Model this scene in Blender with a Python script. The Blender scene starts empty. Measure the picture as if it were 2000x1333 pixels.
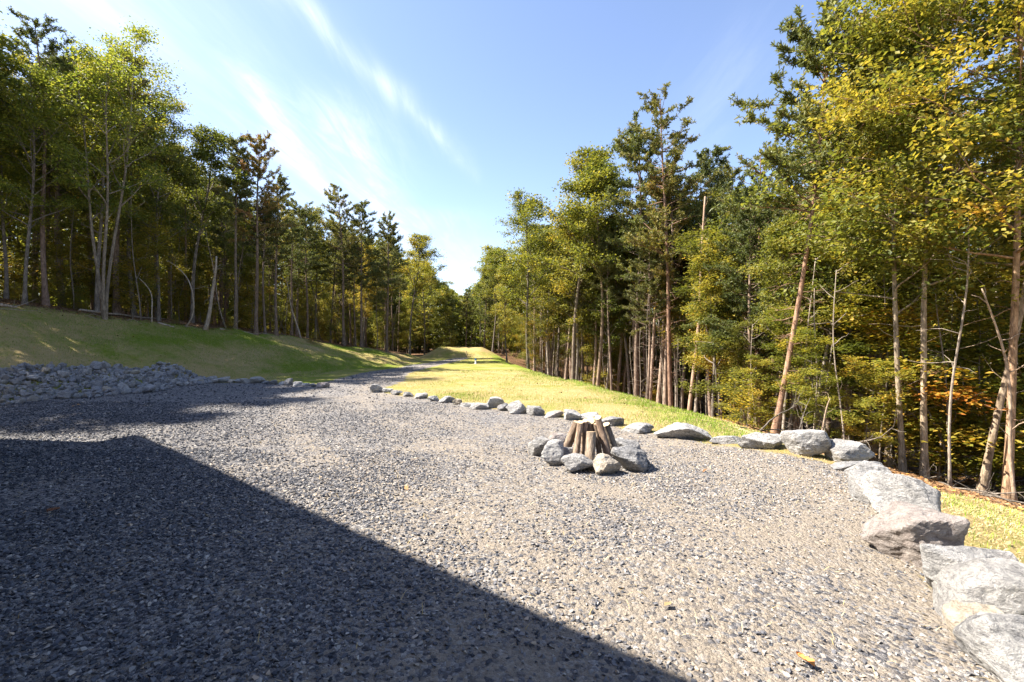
import bpy, bmesh, math, random
import numpy as np
from mathutils import Vector, Matrix, Euler
R = math.radians
C = bpy.context.scene.collection
scene = bpy.context.scene

# ------------------------------------------------------------------ camera, sky, sun, exposure
EYE = 1.6
FPX = 930.0                       # focal length in pixels of the 2000 px wide photograph
cam_d = bpy.data.cameras.new('camera'); cam = bpy.data.objects.new('camera', cam_d); C.objects.link(cam)
cam.location = (0, 0, EYE); cam.rotation_euler = (R(90), 0, 0)
cam_d.sensor_width = 36; cam_d.lens = 36 * FPX / 2000; cam_d.clip_start = .05; cam_d.clip_end = 2000
scene.camera = cam
SUN_EL, SUN_DX, SUN_DY = 49.0, 1.0, -0.13          # light travels towards +x, a little towards the camera
az = math.atan2(-SUN_DX, -SUN_DY)                  # direction towards the sun, clockwise from +Y
w = bpy.data.worlds.new('World'); scene.world = w; w.use_nodes = True
N = w.node_tree.nodes; L = w.node_tree.links; N.clear()
def wn(t, **k):
    n = N.new(t)
    for a, b in k.items(): setattr(n, a, b)
    return n
out = wn('ShaderNodeOutputWorld'); bg = wn('ShaderNodeBackground'); bg.inputs[1].default_value = .086
sky = wn('ShaderNodeTexSky', sky_type='NISHITA', sun_disc=False); sky.sun_elevation = R(SUN_EL); sky.sun_rotation = az
sky.air_density = 1.0; sky.dust_density = 0.6; sky.ozone_density = 1.6; sky.altitude = 300
def wm(op, a, b=None, c=None, clamp=False):
    n = wn('ShaderNodeMath', operation=op, use_clamp=clamp)
    for i, v in enumerate((a, b, c)):
        if v is None: continue
        if isinstance(v, (int, float)): n.inputs[i].default_value = v
        else: L.new(v, n.inputs[i])
    return n.outputs[0]
tc = wn('ShaderNodeTexCoord'); sp = wn('ShaderNodeSeparateXYZ'); L.new(tc.outputs['Generated'], sp.inputs[0])
zz = wm('MAXIMUM', sp.outputs[2], .03); U = wm('DIVIDE', sp.outputs[0], zz); V_ = wm('DIVIDE', sp.outputs[1], zz)
def cnoise(su, sv, scale, detail, rough, off=0., dist=0.):
    cb = wn('ShaderNodeCombineXYZ'); L.new(wm('MULTIPLY', U, su), cb.inputs[0]); L.new(wm('MULTIPLY', V_, sv), cb.inputs[1]); cb.inputs[2].default_value = off
    n = wn('ShaderNodeTexNoise'); n.inputs['Scale'].default_value = scale; n.inputs['Detail'].default_value = detail
    n.inputs['Roughness'].default_value = rough; n.inputs['Distortion'].default_value = dist; L.new(cb.outputs[0], n.inputs[0]); return n.outputs[0]
def wramp(v, lo, hi):
    m = wn('ShaderNodeMapRange', clamp=True, interpolation_type='SMOOTHSTEP'); L.new(v, m.inputs[0]); m.inputs[1].default_value = lo; m.inputs[2].default_value = hi; return m.outputs[0]
def streak(u0, slope, width, v0, v1):
    # a long thin cirrus filament along a line in the cloud plane
    wob = wm('MULTIPLY', wm('SUBTRACT', cnoise(1, 1, 1.1, 3, .5, 3.3), .5), .22)
    d = wm('SUBTRACT', wm('SUBTRACT', wm('ADD', U, wob), u0), wm('MULTIPLY', V_, slope))
    g = wm('EXPONENT', wm('MULTIPLY', wm('POWER', wm('DIVIDE', wm('ABSOLUTE', d), width), 1.6), -1.0))
    return wm('MULTIPLY', g, wm('MULTIPLY', wramp(V_, v0, v0 + .5), wm('SUBTRACT', 1.0, wramp(V_, v1 - 1.2, v1))))
fine = cnoise(6, .9, 1.4, 9, .62, 0, .6); fine2 = cnoise(14, 3.0, 1.0, 6, .6, 5, 1.0)
tex = wm('MULTIPLY', wramp(fine, .36, .72), wm('ADD', .45, wm('MULTIPLY', fine2, .9)))
left = wm('SUBTRACT', 1.0, wramp(wm('ADD', U, wm('MULTIPLY', V_, .10)), -1.25, -.35))
broad = wm('MULTIPLY', left, wm('ADD', .07, wm('MULTIPLY', wramp(cnoise(2.2, .45, 1.0, 6, .6, 9, .4), .42, .78), .42)))
s = wm('ADD', wm('MULTIPLY', streak(-1.0, .26, .055, .9, 3.2), .42), wm('MULTIPLY', streak(-.78, -.14, .07, 1.55, 5.5), .7))
s = wm('ADD', s, wm('MULTIPLY', streak(-.55, -.115, .16, 1.7, 7.5), .50))
s = wm('ADD', s, wm('MULTIPLY', streak(-.95, .07, .34, 3.4, 9.0), .28))
s = wm('ADD', s, wm('MULTIPLY', streak(.66, .10, .16, 1.2, 4.2), .08))
s = wm('MULTIPLY', s, wm('ADD', .35, tex))
cloud = wm('ADD', wm('MULTIPLY', broad, wm('ADD', .55, wm('MULTIPLY', tex, .6))), s, clamp=True)
cloud = wm('MULTIPLY', wm('MULTIPLY', cloud, wm('SUBTRACT', 1.0, wm('MULTIPLY', wramp(V_, 2.4, 5.5), .5))), .92)
mix = wn('ShaderNodeMix', data_type='RGBA'); L.new(cloud, mix.inputs[0]); tn_ = wn('ShaderNodeMix', data_type='RGBA', blend_type='MULTIPLY'); tn_.inputs[0].default_value = 1; L.new(sky.outputs[0], tn_.inputs[6]); tn_.inputs[7].default_value = (1.06, .98, 1.0, 1); L.new(tn_.outputs[2], mix.inputs[6]); mix.inputs[7].default_value = (5.0, 5.3, 6.0, 1)
L.new(mix.outputs[2], bg.inputs[0]); L.new(bg.outputs[0], out.inputs[0])
sl = bpy.data.lights.new('sun', 'SUN'); sl.energy = 5.0; sl.angle = R(.53); sl.color = (1, .92, .81)
so = bpy.data.objects.new('sun', sl); C.objects.link(so)
ce = math.cos(R(SUN_EL)); hn = math.hypot(SUN_DX, SUN_DY)
so.rotation_euler = Vector((SUN_DX / hn * ce, SUN_DY / hn * ce, -math.sin(R(SUN_EL)))).to_track_quat('-Z', 'Y').to_euler()
so.location = (-20, 3, 30)
scene.view_settings.view_transform = 'Standard'; scene.view_settings.look = 'None'
scene.view_settings.exposure = 1.86; scene.view_settings.gamma = 1
scene.cycles.max_bounces = 8; scene.cycles.transparent_max_bounces = 4

# ------------------------------------------------------------------ helpers
def tag(o, label=None, cat=None, group=None, kind=None):
    if label: o['label'] = label
    if cat: o['category'] = cat
    if group: o['group'] = group
    if kind: o['kind'] = kind
    return o
def link(name, me, parent=None, loc=None):
    o = bpy.data.objects.new(name, me); C.objects.link(o)
    if parent is not None: o.parent = parent
    if loc is not None: o.location = loc
    return o
def mesh_np(name, V, faces, mats, attrs=None, smooth=False, mat_idx=None):
    """V (n,3); faces = list of integer arrays (m,k)"""
    me = bpy.data.meshes.new(name)
    V = np.asarray(V, np.float32); me.vertices.add(len(V)); me.vertices.foreach_set('co', V.ravel())
    faces = [np.asarray(f, np.int32) for f in faces if len(f)]
    loops = np.concatenate([f.ravel() for f in faces]); sizes = np.concatenate([np.full(len(f), f.shape[1], np.int32) for f in faces])
    starts = np.concatenate(([0], np.cumsum(sizes)[:-1])).astype(np.int32)
    me.loops.add(len(loops)); me.loops.foreach_set('vertex_index', loops)
    me.polygons.add(len(sizes)); me.polygons.foreach_set('loop_start', starts)
    if mat_idx is not None: me.polygons.foreach_set('material_index', np.asarray(mat_idx, np.int32))
    me.update(calc_edges=True)
    if smooth: me.polygons.foreach_set('use_smooth', np.ones(len(sizes), bool))
    else: me.polygons.foreach_set('use_smooth', np.zeros(len(sizes), bool))
    for k, a in (attrs or {}).items():
        at = me.attributes.new(k, 'FLOAT', 'POINT'); at.data.foreach_set('value', np.asarray(a, np.float32))
    for m in (mats if isinstance(mats, (list, tuple)) else [mats]): me.materials.append(m)
    return me
class MB:
    def __init__(s): s.V = []; s.F = {}; s.n = 0; s.A = []
    def add(s, V, F, a=0.0):
        V = np.asarray(V, float); F = np.asarray(F, int); s.V.append(V); s.F.setdefault(F.shape[1], []).append(F + s.n); s.n += len(V)
        s.A.append(np.full(len(V), a) if np.isscalar(a) else np.asarray(a))
    def mesh(s, name, mats, smooth=False):
        return mesh_np(name, np.concatenate(s.V), [np.concatenate(f) for f in s.F.values()], mats, {'tint': np.concatenate(s.A)}, smooth)
    def tube(s, P, Rd, sides=6, cap=True, a=0.0, rough=0, rng=None):
        P = np.asarray(P, float); k = len(P); T = np.gradient(P, axis=0); T /= np.linalg.norm(T, axis=1)[:, None] + 1e-9
        ref = np.array([0, 0, 1.]) if abs(T[:, 2].mean()) < .8 else np.array([1., 0, 0])
        A = np.cross(T, ref); A /= np.linalg.norm(A, axis=1)[:, None] + 1e-9; B = np.cross(T, A)
        th = np.linspace(0, 2 * math.pi, sides, endpoint=False)
        Rd = np.broadcast_to(np.asarray(Rd, float), (k,))[:, None] * np.ones((1, sides))
        if rough and rng is not None: Rd = Rd * (1 + rough * rng.standard_normal((k, sides)))
        V = P[:, None, :] + Rd[:, :, None] * (np.cos(th)[None, :, None] * A[:, None, :] + np.sin(th)[None, :, None] * B[:, None, :])
        i = np.arange(k - 1)[:, None] * sides; j = np.arange(sides)[None, :]; j2 = (j + 1) % sides
        F = np.stack([i + j, i + j2, i + sides + j2, i + sides + j], -1).reshape(-1, 4)
        V = V.reshape(-1, 3)
        if cap:
            V = np.vstack([V, P[-1:], P[:1]]); c = k * sides
            jj = np.arange(sides); s.add(V, F, a)
            Ft = np.stack([(k - 1) * sides + jj, (k - 1) * sides + (jj + 1) % sides, np.full(sides, c)], -1)
            Fb = np.stack([(jj + 1) % sides, jj, np.full(sides, c + 1)], -1)
            s.F.setdefault(3, []).append(np.vstack([Ft, Fb]) + s.n - len(V))
        else: s.add(V, F, a)
    def box(s, x0, x1, y0, y1, z0, z1, a=0.):
        V = [(x, y, z) for x in (x0, x1) for y in (y0, y1) for z in (z0, z1)]
        s.add(V, [(0, 1, 3, 2), (4, 6, 7, 5), (0, 4, 5, 1), (2, 3, 7, 6), (0, 2, 6, 4), (1, 5, 7, 3)], a)

def vhash(ix, iy, iz):
    h = (ix * 374761393 + iy * 668265263 + iz * 2147483647 // 7) & 0xffffffff
    h = (h ^ (h >> 13)) * 1274126177 & 0xffffffff
    return ((h ^ (h >> 16)) & 0xffff) / 65535.0
def vnoise(P):
    P = np.asarray(P, float); I = np.floor(P).astype(np.int64); f = P - I; f = f * f * (3 - 2 * f); r = 0
    for dx in (0, 1):
        for dy in (0, 1):
            for dz in (0, 1):
                wgt = (f[:, 0] if dx else 1 - f[:, 0]) * (f[:, 1] if dy else 1 - f[:, 1]) * (f[:, 2] if dz else 1 - f[:, 2])
                r = r + wgt * vhash(I[:, 0] + dx, I[:, 1] + dy, I[:, 2] + dz)
    return r * 2 - 1
def fbm(P, o=4):
    return sum(vnoise(np.asarray(P) * 2 ** i + i * 17.3) * .5 ** i for i in range(o))
def n2(x, y, s, off=0.): return fbm(np.stack([x * s, y * s, np.full_like(x, off)], -1), 3)

# ------------------------------------------------------------------ materials
def mat(name):
    m = bpy.data.materials.new(name); m.use_nodes = True; m.node_tree.nodes.clear(); return m
class NT:
    def __init__(s, m): s.t = m.node_tree; s.o = s.n('ShaderNodeOutputMaterial')
    def n(s, t, **k):
        x = s.t.nodes.new(t)
        for a, b in k.items(): setattr(x, a, b)
        return x
    def l(s, a, b): s.t.links.new(a, b)
    def m(s, op, a, b=None, c=None, clamp=False):
        x = s.n('ShaderNodeMath', operation=op, use_clamp=clamp)
        for i, v in enumerate((a, b, c)):
            if v is None: continue
            if isinstance(v, (int, float)): x.inputs[i].default_value = v
            else: s.l(v, x.inputs[i])
        return x.outputs[0]
    def pos(s, scale=(1, 1, 1), obj=False):
        v = s.n('ShaderNodeTexCoord').outputs['Object'] if obj else s.n('ShaderNodeNewGeometry').outputs['Position']
        mp = s.n('ShaderNodeMapping'); mp.inputs['Scale'].default_value = scale; s.l(v, mp.inputs[0]); return mp.outputs[0]
    def noise(s, v, scale, detail=4, rough=.55, dist=0.):
        x = s.n('ShaderNodeTexNoise'); x.inputs['Scale'].default_value = scale; x.inputs['Detail'].default_value = detail; x.inputs['Roughness'].default_value = rough
        x.inputs['Distortion'].default_value = dist; s.l(v, x.inputs[0]); return x.outputs[0]
    def vor(s, v, scale, feature='F1'):
        x = s.n('ShaderNodeTexVoronoi', feature=feature); x.inputs['Scale'].default_value = scale; s.l(v, x.inputs[0]); return x
    def ramp(s, v, stops):
        x = s.n('ShaderNodeValToRGB'); s.l(v, x.inputs[0]); e = x.color_ramp.elements
        while len(e) < len(stops): e.new(.5)
        for i, (p, c) in enumerate(stops): e[i].position = p; e[i].color = (*c, 1)
        return x.outputs[0]
    def rng(s, v, lo, hi, a=0., b=1.):
        x = s.n('ShaderNodeMapRange', clamp=True); s.l(v, x.inputs[0])
        for i, q in enumerate((lo, hi, a, b)): x.inputs[i + 1].default_value = q
        return x.outputs[0]
    def mix(s, f, a, b, blend='MIX'):
        x = s.n('ShaderNodeMix', data_type='RGBA', blend_type=blend)
        for i, q in ((0, f), (6, a), (7, b)):
            if isinstance(q, (int, float)): x.inputs[i].default_value = q
            elif isinstance(q, tuple): x.inputs[i].default_value = (*q, 1)
            else: s.l(q, x.inputs[i])
        return x.outputs[2]
    def attr(s, k): return s.n('ShaderNodeAttribute', attribute_name=k).outputs['Fac']
    def bsdf(s, col, rough=.9, bump=None, bs=.5, bd=.02, spec=.25):
        b = s.n('ShaderNodeBsdfPrincipled'); b.inputs['Specular IOR Level'].default_value = spec
        if isinstance(col, tuple): b.inputs['Base Color'].default_value = (*col, 1)
        else: s.l(col, b.inputs['Base Color'])
        if isinstance(rough, (int, float)): b.inputs['Roughness'].default_value = rough
        else: s.l(rough, b.inputs['Roughness'])
        if bump is not None:
            bm_ = s.n('ShaderNodeBump'); bm_.inputs['Strength'].default_value = bs; bm_.inputs['Distance'].default_value = bd; s.l(bump, bm_.inputs['Height']); s.l(bm_.outputs[0], b.inputs['Normal'])
        s.l(b.outputs[0], s.o.inputs[0]); return b

def ground_material():
    m = mat('ground'); t = NT(m); P = t.pos()
    # crushed slate gravel with tan fines
    va = t.vor(P, 34); vb = t.vor(P, 60); sep = t.n('ShaderNodeSeparateColor'); t.l(va.outputs['Color'], sep.inputs[0]); sepb = t.n('ShaderNodeSeparateColor'); t.l(vb.outputs['Color'], sepb.inputs[0])
    chip = t.m('MULTIPLY_ADD', sep.outputs[0], .6, t.m('MULTIPLY', sepb.outputs[1], .4))
    stone = t.ramp(chip, [(0, (.035, .037, .043)), (.4, (.10, .10, .11)), (.7, (.25, .24, .23)), (1, (.46, .43, .39))])
    fn = t.noise(P, 220, 2, .7); fines = t.mix(fn, (.18, .15, .115), (.38, .325, .255))
    pn = t.noise(P, .55, 5, .6, .4); pn2 = t.noise(P, 3.2, 5, .65)
    fm = t.m('ADD', t.attr('dust_shade'), t.m('ADD', t.m('MULTIPLY', t.m('SUBTRACT', pn, .5), 1.5), t.m('MULTIPLY', t.m('SUBTRACT', pn2, .5), 1.1)))
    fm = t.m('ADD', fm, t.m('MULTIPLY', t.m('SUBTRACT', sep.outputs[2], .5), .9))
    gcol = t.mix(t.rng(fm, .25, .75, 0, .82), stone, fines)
    # lawn: straw mulch with young grass
    Ps = t.pos((1, 1, 1)); a1 = t.noise(Ps, 60, 3, .7, 1.2); a2 = t.noise(P, 260, 2, .7)
    straw = t.ramp(t.m('MULTIPLY_ADD', a1, .6, t.m('MULTIPLY', a2, .4)), [(.3, (.18, .12, .045)), (.5, (.37, .275, .115)), (.72, (.57, .46, .26))])
    green = t.mix(t.noise(P, 90, 3, .7), (.06, .10, .008), (.24, .29, .03))
    gm = t.m('ADD', t.attr('lush'), t.m('ADD', t.m('MULTIPLY', t.m('SUBTRACT', t.noise(P, .7, 5, .62, .5), .5), 1.5), t.m('ADD', t.m('MULTIPLY', t.m('SUBTRACT', t.noise(P, 6, 4, .7), .5), .9), t.m('MULTIPLY', t.m('SUBTRACT', a1, .5), .8))))
    lcol = t.mix(t.rng(gm, .2, .8), straw, green)
    lcol = t.mix(t.rng(t.noise(P, 1.7, 5, .7), .62, .75, 0, .35), lcol, (.24, .15, .08))
    # forest litter
    f1 = t.noise(P, 14, 6, .75, .8); vf = t.vor(P, 22); sf = t.n('ShaderNodeSeparateColor'); t.l(vf.outputs['Color'], sf.inputs[0])
    fcol = t.ramp(t.m('MULTIPLY_ADD', f1, .6, t.m('MULTIPLY', sf.outputs[0], .4)), [(.25, (.035, .018, .009)), (.5, (.13, .07, .035)), (.62, (.22, .125, .06)), (.8, (.36, .24, .14))])
    edge = t.m('MULTIPLY', t.m('SUBTRACT', t.noise(P, 2.6, 6, .7), .5), .9)
    gw = t.rng(t.m('ADD', t.attr('gravel'), edge), .44, .56); fw = t.rng(t.m('ADD', t.attr('forest'), t.m('MULTIPLY', edge, 1.3)), .35, .65)
    col = t.mix(fw, lcol, fcol); col = t.mix(gw, col, gcol)
    hb = t.m('MULTIPLY_ADD', t.m('SUBTRACT', 1.0, va.outputs['Distance']), 1.0, t.m('MULTIPLY', t.m('SUBTRACT', 1.0, vb.outputs['Distance']), .6))
    hb = t.m('MULTIPLY', hb, gw); hb = t.m('ADD', hb, t.m('MULTIPLY', a1, 1.2)); hb = t.m('ADD', hb, t.m('MULTIPLY', f1, t.m('MULTIPLY', fw, 3.)))
    t.bsdf(col, .92, hb, .9, .018, .15); return m
def rock_material(name, lo, mid, hi, vein=.5, warm=0.):
    m = mat(name); t = NT(m); P = t.pos(obj=True); oi = t.n('ShaderNodeObjectInfo')
    off = t.n('ShaderNodeVectorMath', operation='ADD'); cb = t.n('ShaderNodeCombineXYZ'); r = t.m('MULTIPLY', oi.outputs['Random'], 37.)
    for i in range(3): t.l(r, cb.inputs[i])
    t.l(P, off.inputs[0]); t.l(cb.outputs[0], off.inputs[1]); Q = off.outputs[0]
    mp = t.n('ShaderNodeMapping'); mp.inputs['Scale'].default_value = (1, 1, 2.6); mp.inputs['Rotation'].default_value = (.5, .3, 0); t.l(Q, mp.inputs[0]); Qs = mp.outputs[0]
    a = t.noise(Qs, 7, 8, .75, 1.1); b = t.noise(Q, 34, 6, .75, .5)
    base = t.ramp(t.m('MULTIPLY_ADD', a, .6, t.m('MULTIPLY', b, .4)), [(.38, lo), (.49, mid), (.60, hi)])
    scr = t.noise(Qs, 6, 9, .78, 2.2)                        # pale scraped lime veins
    v = t.m('ABSOLUTE', t.m('SUBTRACT', scr, .5)); v = t.m('SUBTRACT', 1., t.m('MULTIPLY', v, 16., clamp=True)); v = t.m('MAXIMUM', t.m('MULTIPLY', v, t.rng(t.noise(Q, 2.2, 4, .6), .36, .58)), t.rng(t.noise(Qs, 5, 9, .8, 1.5), .56, .64, 0, .7))
    base = t.mix(t.m('MULTIPLY', v, vein), base, (.60, .585, .56))
    base = t.mix(t.rng(t.noise(Q, 1.8, 6, .7, .8), .60, .74, 0, .55), base, (.36, .24, .14) if warm else (.33, .27, .22))
    base = t.mix(t.rng(t.noise(Q, 60, 2, .6), .66, .75, 0, .6), base, (.05, .05, .055))
    base = t.mix(t.m('MULTIPLY', oi.outputs['Random'], .16), base, (.5, .46, .4))
    hb = t.m('ADD', t.m('MULTIPLY', a, 1.4), t.m('MULTIPLY', b, .6)); t.bsdf(base, .85, hb, 1., .045, .3); return m
def bark_material(name, dark, mid, light, sc=1.):
    m = mat(name); t = NT(m); P = t.pos((1, 1, .22), obj=True); oi = t.n('ShaderNodeObjectInfo')
    a = t.noise(P, 26 * sc, 6, .7, .6); b = t.noise(t.pos((1, 1, .6), obj=True), 5, 4, .6, .3)
    c = t.ramp(t.m('MULTIPLY_ADD', a, .65, t.m('MULTIPLY', b, .35)), [(.34, dark), (.5, mid), (.66, light)])
    c = t.mix(1., c, oi.outputs['Color'], 'MULTIPLY')
    t.bsdf(c, .95, a, .9, .025, .1); return m
def leaf_material(name, stops, trans=.45):
    m = mat(name); t = NT(m); oi = t.n('ShaderNodeObjectInfo')
    v = t.m('ADD', t.attr('tint'), t.m('MULTIPLY', t.m('SUBTRACT', oi.outputs['Random'], .5), .22))
    c = t.ramp(v, stops); c = t.mix(1., c, oi.outputs['Color'], 'MULTIPLY')
    d = t.n('ShaderNodeBsdfPrincipled'); d.inputs['Roughness'].default_value = .55; d.inputs['Specular IOR Level'].default_value = .3; t.l(c, d.inputs['Base Color'])
    tr = t.n('ShaderNodeBsdfTranslucent'); c2 = t.mix(1., c, (1.15, 1.1, .55), 'MULTIPLY'); t.l(c2, tr.inputs[0])
    mx = t.n('ShaderNodeMixShader'); mx.inputs[0].default_value = trans; t.l(d.outputs[0], mx.inputs[1]); t.l(tr.outputs[0], mx.inputs[2]); t.l(mx.outputs[0], t.o.inputs[0]); return m
def ramp_material(name, stops, rough=.9):
    m = mat(name); t = NT(m); t.bsdf(t.ramp(t.attr('tint'), stops), rough, None, spec=.2); return m
M_ground = ground_material()
M_boulder = rock_material('limestone', (.075, .078, .088), (.25, .247, .243), (.46, .45, .43), 1.)
M_dark = rock_material('slate', (.05, .056, .066), (.15, .155, .168), (.34, .34, .335), .6)
M_rip = rock_material('riprap_stone', (.06, .068, .085), (.20, .21, .235), (.43, .43, .44), .5)
M_tan = rock_material('buff_stone', (.20, .16, .11), (.40, .34, .26), (.56, .50, .41), .3, 1)
M_pink = rock_material('rosy_stone', (.12, .095, .09), (.27, .225, .205), (.43, .37, .335), .5, 1)
M_bark = bark_material('grey_bark', (.045, .038, .03), (.16, .135, .11), (.34, .30, .25))
M_pbark = bark_material('pine_bark', (.05, .036, .027), (.18, .13, .098), (.36, .28, .215))
M_snag = bark_material('dead_wood', (.13, .10, .08), (.34, .28, .22), (.52, .45, .37))
M_leaf = leaf_material('broad_leaves', [(0, (.055, .075, .02)), (.35, (.14, .17, .038)), (.6, (.27, .265, .058)), (.82, (.44, .36, .08)), (1, (.52, .28, .08))], .5)
M_needle = leaf_material('pine_needles', [(0, (.055, .075, .03)), (.45, (.14, .165, .055)), (.75, (.28, .25, .075)), (1, (.38, .21, .10))], .35)
M_fall = leaf_material('autumn_leaves', [(0, (.08, .12, .02)), (.35, (.20, .20, .03)), (.62, (.42, .29, .04)), (.85, (.46, .19, .035)), (1, (.36, .09, .03))])
M_chip = ramp_material('gravel_chips', [(0, (.042, .047, .058)), (.4, (.115, .118, .132)), (.68, (.235, .226, .217)), (.88, (.42, .39, .35)), (1, (.44, .35, .26))], .8)
M_strawb = ramp_material('straw', [(0, (.19, .125, .045)), (.5, (.43, .33, .15)), (1, (.62, .52, .31))])
M_grassb = ramp_material('grass_blades', [(0, (.05, .13, .008)), (.5, (.16, .26, .02)), (1, (.34, .38, .05))])
M_litter = ramp_material('leaf_litter', [(0, (.06, .03, .015)), (.5, (.20, .11, .05)), (.85, (.38, .24, .12)), (1, (.45, .22, .05))])

# ------------------------------------------------------------------ terrain
def itp(y, tab): a = np.array(tab, float); return np.interp(y, a[:, 0], a[:, 1])
TOE = [(-60, -30), (6, -24), (9, -16.5), (11, -13.6), (12.1, -13.2), (18.5, -12.1), (20, -11.6), (26, -9.0), (33, -6.95), (40, -7.4), (46, -9.0), (60, -14)]
TOP = [(-60, -38), (6, -31), (12, -21), (18, -19.3), (21, -18), (26, -15.9), (30, -14.6), (36, -11.8), (44, -9.6), (50, -12), (60, -18)]
ZT = [(-60, 2.9), (18, 2.95), (21, 2.7), (26, 2.35), (30, 2.0), (36, 1.15), (42, .45), (48, .3), (60, .3)]
CREST = [(-60, 2.9), (1, 2.9), (3, 3.3), (5, 4.1), (6.4, 4.4), (7.4, 3.75), (10.6, 3.75), (14, 3.45), (22, 1.6), (32, .1), (40, -1.1), (48, -1.6), (60, 2)]
WOODR = [(-60, 26), (0, 22), (6, 16), (7.4, 12), (8.1, 8.4), (8.3, 6.2), (9.2, 5.6), (14, 6.2), (22, 4.6), (32, 3.2), (40, 1.6), (47, -1), (52, -6)]
def ground_z(x, y, rough=True):
    x = np.asarray(x, float); y = np.asarray(y, float)
    toe, top, zt, cr = itp(y, TOE), itp(y, TOP), itp(y, ZT), itp(y, CREST)
    t = (toe - x) / np.maximum(toe - top, .5); tc_ = np.clip(t, 0, 1)
    sm = tc_ * .8 + .2 * tc_ * tc_ * (3 - 2 * tc_)
    z = np.where(x < toe, zt * sm, 0.) + np.where(x < top, (top - x) * .16 * np.exp(-np.maximum(top - x, 0) / 40), 0)
    d = np.maximum(x - cr, 0); k_ = np.interp(y, [14, 19], [.27, .46]); slope = k_ * d / (1 + np.exp(-(d - .25) * 6)); dk = np.interp(y, [14, 19], [9, 6.6]); slope = np.where(d < dk, slope, k_ * dk + (d - dk) * .05)
    fade = np.clip((60 - y) / 18, 0.25, 1)
    z = z - np.where(x > cr, slope, 0) * fade
    # earth berm at the far end of the drive
    bx = np.clip((4.0 - np.abs(x + 5.2)) / 1.9, 0, 1); by = np.clip((2.8 - np.abs(y - 48.5)) / 2.0, 0, 1)
    z = np.maximum(z, np.where(bx * by > 0, (.98 + (.04 * n2(x, y, .9) if rough else 0)) * bx * by, -99.))
    if rough:
        pad = np.clip((np.minimum(x - toe, cr - x)) / 2, 0, 1)
        z = z + np.where(x < toe, n2(x, y, .8, 8.) * .09, 0) + n2(x, y, .35) * .10 * (1 - pad) + n2(x, y, 1.6, 4.) * .03 * (1 - pad)
    return z
def gz(x, y): return float(ground_z(np.array([x]), np.array([y]))[0])
def hit(px, py, dmin=2., dmax=90.):
    u, v = (px - 1000) / FPX, (666.5 - py) / FPX
    for _ in range(3):
        d = np.geomspace(dmin, dmax, 60); z = ground_z(d * u, d, False); i = np.argmax(EYE + d * v <= z)
        if i == 0: i = len(d) - 1
        dmin, dmax = d[i - 1], d[i]
    return float(d[i] * u), float(d[i]), gz(d[i] * u, d[i])
PAD = [(-26, -25), (-26, 8.6), (-13.4, 11.2), (-12.4, 17.9), (-9.6, 18.4), (-7.0, 16.9), (-4.4, 15.2), (-3.3, 14.0), (-2, 13.0), (-.75, 11.5), (.3, 10.6), (1.4, 9.7), (2.1, 8.6), (2.7, 7.8),
       (3.2, 7.2), (3.6, 6.5), (4.2, 6.0), (3.9, 5.1), (3.4, 4.3), (3.15, 3.6), (2.75, 2.7), (2.5, 2.1), (2.4, -25)]
DRIVE = [(-5.8, 15.0, 1.45), (-5.8, 19, 1.5), (-6.35, 23.6, 1.2), (-5.9, 29, .95), (-5.5, 34, .85), (-4.9, 41, .8), (-4.7, 45, .7)]
def seg_d(x, y, a, b):
    ax, ay = a[:2]; bx, by = b[:2]; t = np.clip(((x - ax) * (bx - ax) + (y - ay) * (by - ay)) / ((bx - ax) ** 2 + (by - ay) ** 2), 0, 1)
    return np.hypot(x - ax - t * (bx - ax), y - ay - t * (by - ay)), t
def sd_poly(x, y, poly):
    d = np.full(x.shape, 1e9); ins = np.zeros(x.shape, bool)
    for i in range(len(poly)):
        a, b = poly[i], poly[(i + 1) % len(poly)]; d = np.minimum(d, seg_d(x, y, a, b)[0])
        c = ((a[1] > y) != (b[1] > y)) & (x < (b[0] - a[0]) * (y - a[1]) / ((b[1] - a[1]) or 1e-9) + a[0]); ins ^= c
    return np.where(ins, d, -d)
def sd_drive(x, y):
    r = np.full(x.shape, -1e9)
    for a, b in zip(DRIVE, DRIVE[1:]):
        d, t = seg_d(x, y, a, b); r = np.maximum(r, a[2] + (b[2] - a[2]) * t - d)
    return r
def wood_w(x, y):
    top = itp(y, TOP); wr = itp(y, WOODR)
    return np.maximum.reduce([np.clip((top - x + .2) / 1.4 + .5, 0, 1), np.clip((x - wr) / 1.2 + .5, 0, 1), np.clip((y - 51.5) / 2 + .5, 0, 1)])
def axis(segs):
    r = []
    for a, b, s in segs: r += list(np.arange(a, b, s))
    return np.array(r + [segs[-1][1]])
gx = axis([(-600, -120, 60), (-120, -40, 5), (-40, -22, 1), (-22, 14, .2), (14, 30, 1), (30, 100, 5), (100, 600, 50)])
gy = axis([(-200, -20, 20), (-20, 0, 2), (0, 26, .2), (26, 54, .4), (54, 70, 1), (70, 120, 5), (120, 900, 60)])
X, Y = np.meshgrid(gx, gy); xs, ys = X.ravel(), Y.ravel(); zs = ground_z(xs, ys)
sdp, sdd = sd_poly(xs, ys, PAD), sd_drive(xs, ys); gsd = np.maximum(sdp, sdd)
a_g = np.clip(gsd / 1.0 + .5, 0, 1); a_f = wood_w(xs, ys)
cr = itp(ys, CREST)
a_l = .40 + .32 * np.exp(-((xs - cr - .1) / .55) ** 2) * (ys > 7.5) + .16 * (ys > 26) * (xs > -8) + .25 * np.exp(-((xs + 8.5) / 1.6) ** 2) * (ys > 17) * (ys < 30)
toe_ = itp(ys, TOE); bank = (xs < toe_ - .2)
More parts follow.
